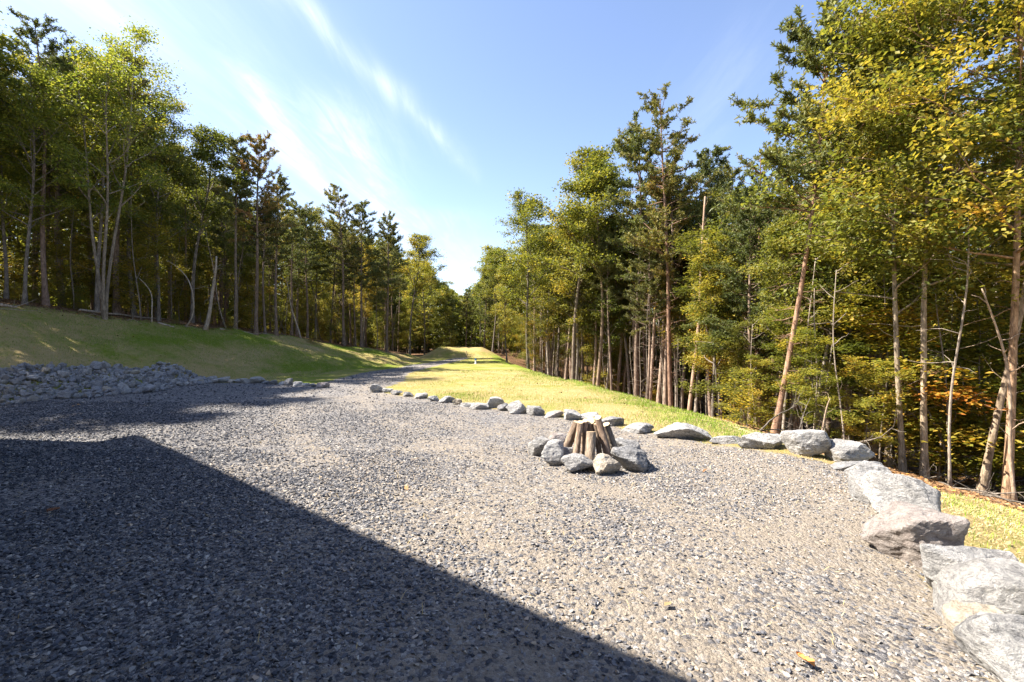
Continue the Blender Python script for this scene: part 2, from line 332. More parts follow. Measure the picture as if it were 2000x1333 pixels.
a_l = a_l + bank * (.04 + .34 * np.clip(n2(xs * .8, ys * .5, .5, 7.), -1, 1)) - .14 * (xs > 3) * (ys < 9) - .25 * np.exp(-((ys - 48.5) / 2.8) ** 2) * (xs > -12)
for (lx, ly, lr) in [hit(285, 665)[:2] + (1.0,), hit(500, 668)[:2] + (1.0,), hit(205, 690)[:2] + (.8,), hit(560, 690)[:2] + (1.4,)]:
    a_l = a_l + .34 * np.exp(-((xs - lx) ** 2 + (ys - ly) ** 2) / lr ** 2)
a_d = .30 + .40 * np.clip((xs + 3) / 6, -1, 1) + .10 * n2(xs, ys, .25, 3.)  # tan dust thins leftward, also darkening ground where the house shadow lies
def track_w(x, y):
    best = np.full(np.shape(x), 9.)
    T_ = [(-6.2, 19), (-5.4, 14), (-3.6, 9.5), (-1.2, 6.2), (1.6, 3.2), (3, 1)]
    for a, b in zip(T_, T_[1:]): best = np.minimum(best, seg_d(x, y, a, b)[0])
    return np.exp(-((best - .85) / .22) ** 2)
a_d = a_d + .22 * track_w(xs, ys) + .12 * n2(xs, ys, .9, 13.)
a_d = a_d + .2 * np.exp(-(sdp / .7) ** 2) + .25 * (sdp < -.3)
nx, ny = len(gx), len(gy); ii = (np.arange(ny - 1)[:, None] * nx + np.arange(nx - 1)[None, :]).ravel()
quads = np.stack([ii, ii + 1, ii + nx + 1, ii + nx], -1)
zone_p = sdp.reshape(-1)[quads].mean(1); zone_d = sdd[quads].mean(1); zone_f = a_f[quads].mean(1)
zone = np.where(zone_p > 0, 0, np.where(zone_d > 0, 1, np.where(zone_f > .5, 2, 3)))
for k, nm in enumerate(['gravel_yard', 'driveway', 'forest_floor', 'lawn']):
    q = quads[zone == k]; used, inv = np.unique(q, return_inverse=True)
    me = mesh_np(nm, np.stack([xs, ys, zs], -1)[used], [inv.reshape(-1, 4)], M_ground, {'gravel': a_g[used], 'forest': a_f[used], 'lush': a_l[used], 'dust_shade': a_d[used]}, True)
    tag(link(nm, me), kind='structure')

# ------------------------------------------------------------------ gravel chips (stuff)
rng = np.random.default_rng(7)
def hull_shapes(n, seed, flat=.55, pts=9):
    r = np.random.default_rng(seed); res = []
    for i in range(n):
        bm = bmesh.new(); p = r.standard_normal((pts, 3)); p /= np.linalg.norm(p, axis=1)[:, None]
        p *= np.array([1, r.uniform(.6, .9), flat * r.uniform(.6, 1.2)]) * r.uniform(.8, 1.1, (pts, 1))
        for q in p: bm.verts.new(q)
        o = bmesh.ops.convex_hull(bm, input=bm.verts)
        dead = [v for v in bm.verts if not v.link_faces]
        for v in dead: bm.verts.remove(v)
        bmesh.ops.triangulate(bm, faces=bm.faces[:]); bmesh.ops.recalc_face_normals(bm, faces=bm.faces[:])
        bm.verts.index_update(); res.append((np.array([v.co[:] for v in bm.verts]), np.array([[v.index for v in f.verts] for f in bm.faces]))); bm.free()
    return res
def rots(n, r, tilt=.5):
    a = r.uniform(0, 2 * math.pi, n); b = r.normal(0, tilt, n); c = r.normal(0, tilt, n)
    ca, sa, cb, sb, cc, sc = np.cos(a), np.sin(a), np.cos(b), np.sin(b), np.cos(c), np.sin(c)
    Rz = np.zeros((n, 3, 3)); Rz[:, 0, 0] = ca; Rz[:, 0, 1] = -sa; Rz[:, 1, 0] = sa; Rz[:, 1, 1] = ca; Rz[:, 2, 2] = 1
    Rx = np.zeros((n, 3, 3)); Rx[:, 0, 0] = 1; Rx[:, 1, 1] = cb; Rx[:, 1, 2] = -sb; Rx[:, 2, 1] = sb; Rx[:, 2, 2] = cb
    Ry = np.zeros((n, 3, 3)); Ry[:, 1, 1] = 1; Ry[:, 0, 0] = cc; Ry[:, 0, 2] = sc; Ry[:, 2, 0] = -sc; Ry[:, 2, 2] = cc
    return Rz @ Rx @ Ry
def scatter_shapes(shapes, P, S, Rm, tint):
    Vs, Fs, As, n = [], [], [], 0; idx = rng.integers(0, len(shapes), len(P))
    for k, (v, f) in enumerate(shapes):
        s = np.where(idx == k)[0]
        if not len(s): continue
        W = np.einsum('nij,vj->nvi', Rm[s], v) * S[s][:, None, None] + P[s][:, None, :]
        Vs.append(W.reshape(-1, 3)); Fs.append((f[None] + (np.arange(len(s)) * len(v))[:, None, None]).reshape(-1, 3) + n); As.append(np.repeat(tint[s], len(v))); n += W.shape[0] * W.shape[1]
    return np.concatenate(Vs), np.concatenate(Fs), np.concatenate(As)
shapes = hull_shapes(14, 3)
def gravel(n, y0, y1, smin, smax, power=1.):
    # uniform over the visible wedge of the yard
    u = rng.uniform(0, 1, n) ; y = np.sqrt(y0 ** 2 + u * (y1 ** 2 - y0 ** 2)) if power == 1. else y0 + u * (y1 - y0)
    x = rng.uniform(-1.13, 1.13, n) * y; ok = sd_poly(x, y, PAD) > .02
    ok |= sd_drive(x, y) > .15
    x, y = x[ok], y[ok]; dn = .70 - .35 * track_w(x, y) - .36 * np.clip((x + 2) / 6, -1, 1) + .6 * n2(x, y, .6, 5.) + .3 * n2(x, y, 2.3, 1.)
    k = rng.uniform(0, 1, len(x)) < np.clip(dn, .14, 1); x, y = x[k], y[k]
    s = (smin + (smax - smin) * rng.uniform(0, 1, len(x)) ** 2.4) * (1.12 - .22 * np.clip((x + 1) / 4, -1, 1))
    z = ground_z(x, y) + s * .22
    return np.stack([x, y, z], -1), s
P1, S1 = gravel(165000, 1.9, 7.0, .004, .0225); P2, S2 = gravel(90000, 6.6, 12.5, .007, .024); P3, S3 = gravel(45000, 12., 34., .014, .036)
P = np.vstack([P1, P2, P3]); S = np.concatenate([S1, S2, S3]); tint = np.clip(rng.normal(.38, .27, len(P)) + .22 * np.clip((P[:, 0] + 2) / 6, -1, 1), 0, 1)  # left chips tinted darker to deepen the foreground shade
V, F, A = scatter_shapes(shapes, P, S, rots(len(P), rng, .35), tint)
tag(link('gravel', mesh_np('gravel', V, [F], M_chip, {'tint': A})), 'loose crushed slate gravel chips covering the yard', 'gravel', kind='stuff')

# ------------------------------------------------------------------ grass and straw (stuff), leaf litter (stuff)
def blades(x, y, L_, W_, lean, tint, seed):
    r = np.random.default_rng(seed); n = len(x); a = r.uniform(0, 2 * math.pi, n); z = ground_z(x, y)
    B = np.stack([x, y, z - .003], -1); d = np.stack([np.cos(a), np.sin(a), np.zeros(n)], -1); p = np.stack([-np.sin(a), np.cos(a), np.zeros(n)], -1)
    up = np.array([0, 0, 1.]); ln = lean[:, None]
    tip = B + L_[:, None] * (d * np.sin(ln) + up * np.cos(ln)); mid = B + L_[:, None] * .5 * (d * np.sin(ln * .8) + up * np.cos(ln * .8)) 
    V = np.stack([B - p * W_[:, None], B + p * W_[:, None], mid + p * W_[:, None] * .8, tip, mid - p * W_[:, None] * .8], 1).reshape(-1, 3)
    i = np.arange(n)[:, None] * 5
    return V, np.concatenate([i + np.array([[0, 1, 2, 4]])]), i + np.array([[4, 2, 3]]), np.repeat(tint, 5)
def lawn_pts(n, seed, regions):
    r = np.random.default_rng(seed); X_, Y_ = [], []
    for (x0, x1, y0, y1, k) in regions:
        x = r.uniform(x0, x1, int(n * k)); y = r.uniform(y0, y1, int(n * k)); ok = (sd_poly(x, y, PAD) < -.05) & (sd_drive(x, y) < -.05) & (wood_w(x, y) < .6) & (np.abs(x) < 1.12 * y)
        X_.append(x[ok]); Y_.append(y[ok])
    return np.concatenate(X_), np.concatenate(Y_), r
x, y, r = lawn_pts(110000, 5, [(2.3, 11, 2, 9.6, .8), (-5, 5.5, 7, 16, .55), (-7, 4, 16, 26, .25), (-21, -9, 11, 26, .5)])
n = len(x); V, F4, F3, A = blades(x, y, r.uniform(.02, .08, n) * (1 + .02 * y), r.uniform(.0012, .0024, n) * (1 + .06 * y), r.uniform(1.3, 1.56, n), np.clip(r.normal(.55, .25, n), 0, 1), 9)
tag(link('straw_mulch', mesh_np('straw_mulch', V, [F4, F3], M_strawb, {'tint': A})), 'loose yellow straw mulch strewn over the seeded lawn', 'straw', kind='stuff')
x, y, r = lawn_pts(120000, 15, [(2.3, 11, 2, 9.6, .35), (-5, 5.5, 7, 16, .6), (-7, 4, 16, 26, .3), (-21, -9, 11, 26, .8), (-18, -5, 26, 36, .4)])
lv = itp(y, CREST); dens = .25 + .8 * np.exp(-((x - lv) / .7) ** 2) * (y > 7.5) + .5 * n2(x, y, .7, 7.) + .35 * (x < itp(y, TOE))
k = r.uniform(0, 1, len(x)) < dens; x, y = x[k], y[k]; n = len(x)
V, F4, F3, A = blades(x, y, r.uniform(.03, .09, n), r.uniform(.0012, .002, n) * (1 + .07 * y), r.uniform(.05, .8, n), np.clip(r.normal(.5, .25, n), 0, 1), 19)
tag(link('grass', mesh_np('grass', V, [F4, F3], M_grassb, {'tint': A})), 'young green grass sprouting through the straw', 'grass', kind='stuff')

def leaf_quads(Cn, size, bias, r, aspect=.62):
    n = len(Cn); nr = r.standard_normal((n, 3)); nr /= np.linalg.norm(nr, axis=1)[:, None]; nr[:, 2] = np.abs(nr[:, 2]) + bias; nr /= np.linalg.norm(nr, axis=1)[:, None]
    u = np.cross(nr, r.standard_normal((n, 3))); u /= np.linalg.norm(u, axis=1)[:, None] + 1e-9; v = np.cross(nr, u); s = (size * r.uniform(.45, 1.35, n))[:, None]
    V = np.stack([Cn - u * s * .5, Cn + v * s * aspect * .5 + u * s * .02, Cn + u * s * .5 - nr * s * .12, Cn - v * s * aspect * .5 + u * s * .02], 1).reshape(-1, 3)
    return V, np.arange(n)[:, None] * 4 + np.arange(4)[None, :]
r = np.random.default_rng(31); x = np.concatenate([r.uniform(4, 15, 24000), r.uniform(-30, -9, 20000)]); y = np.concatenate([r.uniform(6, 24, 24000), r.uniform(10, 40, 20000)])
k = (wood_w(x, y) > .35); x, y = x[k], y[k]
V, F = leaf_quads(np.stack([x, y, ground_z(x, y) + .015], -1), .09, 1.5, r)
tag(link('leaf_litter', mesh_np('leaf_litter', V, [F], M_litter, {'tint': np.repeat(np.clip(r.normal(.5, .25, len(x)), 0, 1), 4)})), 'brown fallen leaves carpeting the forest floor', 'leaf litter', kind='stuff')

# ------------------------------------------------------------------ rocks
def rock_mesh(name, seed, m, sub=4, planes=13, dims=(1, 1, 1), rough=.032, base=-.35):
    bm = bmesh.new(); bmesh.ops.create_icosphere(bm, subdivisions=sub, radius=1); bm.verts.index_update()
    D = np.array([v.co[:] for v in bm.verts]); F = np.array([[v.index for v in f.verts] for f in bm.faces]); bm.free()
    r = np.random.default_rng(seed); nn = r.standard_normal((planes, 3)); nn /= np.linalg.norm(nn, axis=1)[:, None]
    nn = np.vstack([nn, [[0, 0, 1], [.1, .05, -1]]]); c = np.concatenate([r.uniform(.58, .95, planes), [.75, .7]])
    dt = D @ nn.T; rr = np.where(dt > .05, c[None] / np.maximum(dt, .05), 9.); rad = np.minimum(rr.min(1), 1.35)
    srt = np.sort(rr, 1); rad = rad - .02 * np.exp(-(srt[:, 1] - srt[:, 0]) / .03)
    V = D * rad[:, None]; V -= (V.max(0) + V.min(0)) / 2; V = V / (V.max(0) - V.min(0)) * np.array(dims); sz = float(np.mean(dims)); dn = D * np.array([1, 1, .8]); Q_ = V / sz
    stp = np.round(V[:, 2] / sz * 9 + 1.2 * fbm(Q_ * 2.1 + seed, 2)) ; V = V + dn * np.array([1, 1, 0]) * (sz * .022 * np.sin(stp * 12.9 + seed))[:, None]
    V = V + dn * sz * rough * (.9 * fbm(Q_ * 3.4 + seed * 3.1, 4) + .5 * fbm(Q_ * 11. + seed, 2))[:, None]
    V[:, 2] -= V[:, 2].min()
    return mesh_np(name, V, [F], m)
def boulder(name, px, py, wpx, hpx, seed, m, label, cat='boulder', group=None, yaw=0., depth=.8, tilt=(0, 0), sub=4, sink=.12, z=None, loc=None):
    """px, py = bottom middle in the photograph; wpx, hpx its size there"""
    x, y, zz = hit(px, py) if loc is None else loc
    d = y; W = wpx / FPX * d; H = hpx / FPX * d; H = max(H - W * depth * EYE / d * .42, .5 * H, (.55 if d < 5.2 else .2) * W)
    o = link(name, rock_mesh(name, seed, m, sub, dims=(W, W * depth, H * (1 + sink) )))
    dy_ = W * depth * .28; o.location = (x * (y + dy_) / y, y + dy_, zz - H * sink); o.rotation_euler = (tilt[0], tilt[1], yaw)
    return tag(o, label, cat, group)
# row along the yard's right edge, from the far end to the camera
GR = 'boulders edging the gravel yard'
row = [ # px, py(base), w, h, mat, yaw, label
 (736, 767, 24, 17, M_boulder, .3, 'upright pale boulder at the far end of the stone edging, where the driveway begins'),
 (757, 767, 20, 8, M_boulder, 0, 'small pale stone just right of the upright end boulder'),
 (776, 772, 22, 10, M_dark, .4, 'dark small stone third from the far end of the edging'),
 (797, 775, 20, 9, M_dark, .1, 'small grey stone fourth from the far end of the edging'),
 (823, 779, 22, 11, M_boulder, .5, 'knobbly grey stone beyond the long white slab in the edging'),
 (846, 784, 20, 11, M_dark, .2, 'low dark stone left of the tan stone in the edging'),
 (872, 787, 26, 13, M_dark, .7, 'tilted dark grey stone near the tan cobble in the edging'),
 (893, 791, 18, 12, M_tan, .1, 'small tan cobble in the edging left of the white slab'),
 (913, 795, 26, 9, M_boulder, 0, 'flat whitish slab in the edging next to the tan cobble'),
 (936, 800, 36, 13, M_boulder, .05, 'long low pale block left of the dark capped boulder'),
 (968, 797, 32, 22, M_boulder, .2, 'squarish boulder with dark top beyond the fire ring'),
 (983, 803, 24, 17, M_dark, -.5, 'leaning dark wedge between two paler boulders'),
 (1010, 808, 40, 26, M_boulder, .4, 'large tan and grey angular boulder left of the fire ring'),
 (1045, 812, 33, 19, M_boulder, .2, 'rounded speckled boulder right of the large angular one'),
 (1082, 816, 38, 13, M_pink, -.1, 'low brownish stone with a flat top behind the logs at left'),
 (1118, 821, 34, 20, M_boulder, .1, 'pale blocky boulder showing just behind the log tips'),
 (1150, 818, 40, 8, M_boulder, 0, 'flat whitish boulder right behind the log teepee'),
 (1192, 832, 44, 19, M_dark, -.5, 'grey boulder sloping down to the right behind the logs'),
 (1246, 847, 60, 20, M_boulder, -.15, 'long white block right of the fire ring'),
 (1333, 861, 104, 22, M_boulder, -.1, 'very long flat layered grey slab beside the lawn corner'),
 (1416, 870, 60, 15, M_dark, -.05, 'low flat grey slab between the long slab and the dome boulder'),
 (1488, 886, 84, 34, M_boulder, -.1, 'wide dome shaped grey boulder at the tip of the lawn'),
 (1574, 900, 80, 52, M_boulder, -.5, 'tall whitish rounded boulder beneath the leaning pine'),
 (1655, 906, 86, 46, M_boulder, .1, 'flat topped white block at the bend of the row'),
 (1668, 925, 92, 20, M_dark, -.3, 'thin grey ledge lying in front of the flat topped white block'),
 (1697, 955, 72, 46, M_boulder, -.2, 'grey and white boulder with a dark facet after the bend'),
 (1706, 985, 80, 42, M_dark, .3, 'smooth grey stone tucked inside the bend'),
 (1752, 1014, 120, 60, M_boulder, -.5, 'broad boulder with a scooped hollow in its face'),
 (1785, 1085, 150, 92, M_pink, -.6, 'big pinkish brown boulder with a rough crest'),
 (1872, 1165, 165, 92, M_boulder, -.35, 'big rounded grey boulder streaked with white veins'),
 (1955, 1235, 190, 100, M_boulder, -.5, 'large sloping boulder with white scraped veins'),
 (1910, 1250, 100, 44, M_tan, -.7, 'low brown flaky stone wedged under the large sloping boulder'),
 (1995, 1345, 175, 125, M_boulder, .2, 'nearest white and grey boulder cut by the lower right corner'),
]
for i, (px, py, wd, ht, m, yaw, lab) in enumerate(row):
    boulder('boulder', px, py, wd * (1.08 if i < 25 else 1.1), ht, 100 + i * 7, m, lab, 'boulder', GR, yaw, 1. if i > 24 else (.62 if i > 18 else .8), (0, (.1 if i % 2 else -.08)), 5 if i > 17 else 4, .16)
# gaps filled with small stones at the left end of the yard
GL = 'stones along the far left edge of the yard'
lrow = [(420, 750, 16, 8, M_dark), (436, 748, 22, 11, M_boulder), (452, 748, 14, 6, M_tan), (466, 748, 16, 7, M_dark), (482, 749, 20, 9, M_boulder), (503, 749, 26, 12, M_boulder), (520, 750, 14, 6, M_dark),
        (534, 751, 16, 7, M_dark), (550, 752, 14, 6, M_boulder), (564, 753, 16, 13, M_dark), (581, 754, 18, 8, M_boulder), (598, 755, 14, 6, M_boulder), (612, 756, 14, 6, M_dark), (628, 758, 24, 10, M_pink)]
for i, (px, py, wd, ht, m) in enumerate(lrow):
    lab = {9: 'dark upright stone standing tallest in the far left stone row', 5: 'largest pale stone of the far left stone row', 13: 'brownish last stone at the right end of the far left stone row',
           2: 'tiny tan stone in the far left stone row', 1: 'angular pale rock just right of the rock pile tip', 0: 'dark stone touching the tip of the rock pile'}.get(i, 'small grey stone in the low row at the far left edge of the gravel')
    boulder('edging_stone', px, py, wd * 1.15, ht * 1.1, 400 + i * 5, m, lab, 'stone', GL, i * .7, .8, sub=3)

# fire ring: stones and log teepee
GF = 'stones around the fire pit'
ring = [(1056, 894, 46, 36, M_boulder, 'white stone at the far left of the fire ring', .2), (1080, 911, 58, 46, M_boulder, 'largest white stone on the left of the fire ring', .5), (1088, 868, 34, 16, M_pink, 'small rosy stone on the back left of the fire ring', .3),
        (1107, 906, 32, 27, M_dark, 'small grey wedge stone between white and jagged stones', .8), (1129, 926, 62, 34, M_dark, 'jagged grey stone at the front of the fire ring', -.15), (1183, 929, 50, 38, M_tan, 'cream buff stone at the front of the fire ring', .3),
        (1228, 926, 62, 45, M_dark, 'large grey pyramid stone at the front right of the fire ring', .5), (1252, 915, 30, 30, M_dark, 'grey stone at the right end of the fire ring', .1), (1226, 889, 44, 26, M_dark, 'dark shaded stone on the back right of the fire ring', -.5),  # back right stone: the logs' shade is put into its dark slate colour
        (1208, 876, 30, 16, M_boulder, 'small pale stone at the back of the fire ring', .2), (1174, 870, 34, 12, M_boulder, 'low stone behind the logs at the back of the fire ring', .2), (1130, 868, 34, 12, M_dark, 'dark low stone behind the logs', .6)]
for i, (px, py, wd, ht, m, lab, yaw) in enumerate(ring):
    boulder('fire_ring_stone', px, py - 3, wd * 1.14, ht * 1.08, 700 + i * 11, m, lab, 'stone', GF, yaw, .85, (.05, .06), 4, .08)
def wood_material():
    m = mat('cut_wood'); t = NT(m); P = t.pos(obj=True); g = t.n('ShaderNodeTexWave', wave_type='RINGS', rings_direction='SPHERICAL'); g.inputs['Scale'].default_value = 22; g.inputs['Distortion'].default_value = 2; g.inputs['Detail'].default_value = 2; t.l(P, g.inputs[0])
    t.bsdf(t.mix(g.outputs[1], (.66, .52, .35), (.42, .28, .16)), .8); return m
M_wood = wood_material()
def log(px0, py0, px1, py1, dia, dy0, dy1, d0, label, tintc, seed, mt=None):
    """a log from its foot (px0,py0) to its top (px1,py1); dy = depth of each end"""
    a = Vector(((px0 - 1000) / FPX * dy0, dy0, EYE + (666.5 - py0) / FPX * dy0)); a.z = max(a.z, .02)
    b = Vector(((px1 - 1000) / FPX * dy1, dy1, EYE + (666.5 - py1) / FPX * dy1)); Ln = (b - a).length
    r_ = np.random.default_rng(seed); rd = dia / 2; k = 26; sd = 22
    zz_ = np.linspace(0, Ln, k); P_ = np.stack([r_.normal(0, .1) * rd * np.sin(zz_ * 5), r_.normal(0, .1) * rd * np.sin(zz_ * 4 + 1), zz_], -1)
    mb = MB(); rad = rd * (1 + .04 * np.sin(zz_ * 9 + seed)) * np.linspace(1.07, .96, k); th = np.linspace(0, 2 * math.pi, sd, endpoint=False)
    V = np.stack([(P_[:, 0][:, None] + rad[:, None] * np.cos(th)[None]), (P_[:, 1][:, None] + rad[:, None] * np.sin(th)[None]), np.broadcast_to(zz_[:, None], (k, sd))], -1).reshape(-1, 3)
    nz = fbm(V * np.array([60, 60, 22]) + seed, 3) * .085; cen = np.repeat(P_, sd, 0); V = cen + (V - cen) * (1 + nz[:, None] * (1 if dia > .09 else .5))
    i = np.arange(k - 1)[:, None] * sd; j = np.arange(sd)[None]; F = np.stack([i + j, i + (j + 1) % sd, i + sd + (j + 1) % sd, i + sd + j], -1).reshape(-1, 4)
    rot = (b - a).to_track_quat('Z', 'Y').to_euler(); vd = np.array((rot.to_matrix().inverted() @ Vector((-.25, -1, .2)).normalized()))[:2] * r_.uniform(.35, 1.)
    sh = -((V - cen)[:, :2] @ vd) - .3 * rd                # the sawn top slants towards the viewer's side
    V[:, 2] += sh * np.repeat(np.clip((np.arange(k) - (k - 5)) / 4, 0, 1), sd)
    mb.add(V, F)
    for q in range(4):                                   # branch stubs
        tt = r_.uniform(.2, .9); an = r_.uniform(-2.6, -.5); c_ = np.array([math.cos(an), math.sin(an), .35]); o0 = np.array([0, 0, tt * Ln]) + c_ * rd * .7
        mb.tube([o0, o0 + c_ * (rd * .3 + .018)], [.011, .007], 6, a=.5)
    root = bpy.data.objects.new('firewood_log', None); C.objects.link(root); root.location = a; root.rotation_euler = rot; tag(root, label, 'log', 'logs stacked as a teepee in the fire pit')
    bk = link('bark', mb.mesh('bark', mt or M_pbark, True), root); bk.color = (*tintc, 1)
    for zc, nm in ((Ln, 1), (0, -1)):
        m2 = MB(); ring_i = (k - 1) if nm > 0 else 0; rv = V[ring_i * sd:(ring_i + 1) * sd].copy(); ctr = P_[ring_i].copy(); ctr[2] = rv[:, 2].mean() + .004 * nm; rv[:, 2] += .002 * nm
        VV = np.vstack([rv, ctr]); fj = np.arange(sd); FF = np.stack([fj, (fj + 1) % sd, np.full(sd, sd)], -1); FF = FF if nm > 0 else FF[:, ::-1]
        m2.add(VV - ctr, FF); link('cut_face', m2.mesh('cut_face', M_wood), root, tuple(ctr))
    return root
FC = hit(1165, 897)[1]                                   # depth of the fire pit's centre
lw = (1.35, 1.25, 1.15); pale = (1.35, 1.35, 1.3)
log(1104, 884, 1128, 823, .108, FC - .02, FC + .08, 0, 'thick log leaning in from the left with a knotty top', (1.2, 1.05, .95), 1, M_bark)
log(1124, 893, 1134, 823, .085, FC - .22, FC - .02, 0, 'slim orange brown log with pale cut top, second from left', pale, 2)
log(1139, 892, 1144, 820, .075, FC - .12, FC + .04, 0, 'slim pale peeled log half hidden behind the short front log', pale, 3)
log(1150, 897, 1153, 819, .115, FC + .02, FC + .1, 0, 'tall thick log in the middle with a dark knot near its top', (1.25, 1.08, .95), 4, M_bark)
log(1151, 903, 1154, 841, .125, FC - .40, FC - .12, 0, 'short thick rough barked log standing in front', lw, 5, M_bark)
log(1172, 895, 1163, 826, .07, FC - .10, FC + .06, 0, 'dark slim log just right of the front log', (1., .9, .82), 6, M_bark)
log(1189, 896, 1167, 814, .095, FC - .22, FC + .0, 0, 'orange tipped log leaning left from the right side', (1.0, .98, .95), 7)
log(1203, 888, 1182, 827, .115, FC - .05, FC + .08, 0, 'thick shaded log at far right with a pale slanted cut top', (.8, .76, .72), 8, M_bark)  # bark tint darkened for the shade of the neighbouring logs
log(1122, 888, 1141, 832, .06, FC + .22, FC + .14, 0, 'thin brown log at the back of the teepee', (1.2, 1.05, .95), 9, M_bark)

# riprap pile at the foot of the left bank
r = np.random.default_rng(77); rm = [[rock_mesh('riprap_rock', 900 + i + 50 * j, m, 3, 9, (1, r.uniform(.6, .85), r.uniform(.42, .8)), .05) for i in range(6)] for j, m in enumerate((M_rip, M_boulder, M_tan))]
rocks = []
def pile_top(px): return np.interp(px, [-60, 0, 60, 150, 250, 320, 355, 400, 420], [730, 728, 724, 720, 717, 716, 722, 740, 747])
def pile_bot(px): return np.interp(px, [-60, 0, 100, 200, 300, 400, 420], [797, 790, 781, 774, 764, 752, 749])
tries = 0; depths = []
while len(rocks) < 760 and tries < 60000:
    tries += 1; px = r.uniform(-50, 418); f_ = r.uniform(0, 1); py = pile_top(px) + (pile_bot(px) - pile_top(px)) * f_
    x, y, z = hit(px, py, 8, 30)
    s_ = r.choice([.14, .19, .26, .36], p=[.38, .34, .2, .08]) * r.uniform(.85, 1.2); ok = True
    for (qx, qy, qz, qs) in rocks:
        if (qx - x) ** 2 + (qy - y) ** 2 < (.30 * (s_ + qs)) ** 2: ok = False; break
    if ok: rocks.append((x, y, z, s_))
    if len(rocks) % 50 == 0 and tries > 30000: pass
rocks.sort(key=lambda q: -q[3] / q[1]); stuffV = MB()
for i, (x, y, z, s_) in enumerate(rocks):
    j = 0 if r.uniform() < .60 else (1 if r.uniform() < .86 else 2); me = rm[j][r.integers(6)]; e = Euler((r.normal(0, .45), r.normal(0, .45), r.uniform(0, 6.28)))
    if i < 290:
        o = link('riprap_rock', me, None, (x, y, z - .03 + (.06 * r.uniform()))); o.rotation_euler = e; o.scale = (s_, s_, s_ * 1.05)
        tag(o, ['dark blue grey rock in the riprap pile below the left bank', 'pale grey rock in the riprap pile below the left bank', 'tan rock among grey ones in the riprap pile'][j], 'rock', ['dark riprap rocks', 'pale riprap rocks', 'tan riprap rocks'][j])
    else:
        Mx = np.array(Matrix.LocRotScale(Vector((x, y, z)), e, Vector((s_, s_, s_)))); vv = np.empty(len(me.vertices) * 3); me.vertices.foreach_get('co', vv); vv = vv.reshape(-1, 3) @ Mx[:3, :3].T + Mx[:3, 3]
        ff = np.empty(len(me.polygons) * 3, int); me.loops.foreach_get('vertex_index', ff); stuffV.add(vv, ff.reshape(-1, 3))
# small filling rubble
q = 3500; px = r.uniform(-50, 418, q); f_ = r.uniform(0, 1, q); 
for a_, b_ in zip(px[:1500], f_[:1500]):
    x, y, z = hit(a_, pile_top(a_) + (pile_bot(a_) - pile_top(a_)) * b_, 8, 30); v, f = shapes[r.integers(len(shapes))]; s_ = r.uniform(.04, .09)
    stuffV.add(v @ rots(1, r, .5)[0].T * s_ + np.array([x, y, z + .02]), f)
tag(link('riprap_rubble', stuffV.mesh('riprap_rubble', M_rip)), 'smaller rubble filling the riprap pile below the left bank', 'rubble', kind='stuff')

# ------------------------------------------------------------------ trees
def wander(r, n, H, amp, lean=(0, 0), bend=0.):
    z = np.linspace(0, 1, n); ph = r.uniform(0, 6.28, 4); 
    x = amp * (np.sin(z * 3.1 + ph[0]) - np.sin(ph[0])) * .6 + amp * .25 * (np.sin(z * 8 + ph[1]) - np.sin(ph[1])) + lean[0] * z + bend * z * (1 - z) * 4
    y = amp * (np.sin(z * 2.7 + ph[2]) - np.sin(ph[2])) * .6 + amp * .25 * (np.sin(z * 7 + ph[3]) - np.sin(ph[3])) + lean[1] * z
    return np.stack([x, y, z * H], -1)
def at(P, t):
    f = t * (len(P) - 1); i = min(int(f), len(P) - 2); return P[i] + (P[i + 1] - P[i]) * (f - i)
def branch(mb, r, p0, d0, Ln, r0, n=6, droop=0., wig=.12, sides=5):
    P = [np.array(p0)]; d = np.array(d0, float); d /= np.linalg.norm(d)
    for i in range(n):
        d = d + r.normal(0, wig, 3) + np.array([0, 0, droop]); d /= np.linalg.norm(d); P.append(P[-1] + d * Ln / n)
    P = np.array(P); mb.tube(P, np.linspace(r0, max(r0 * .2, .004), n + 1), sides, cap=False); return P
def flare(n, r0, top=.12, p=.85):
    z = np.linspace(0, 1, n); return r0 * ((1 - z) ** p * (1 - top) + top) * (1 + .55 * np.exp(-z * 38))
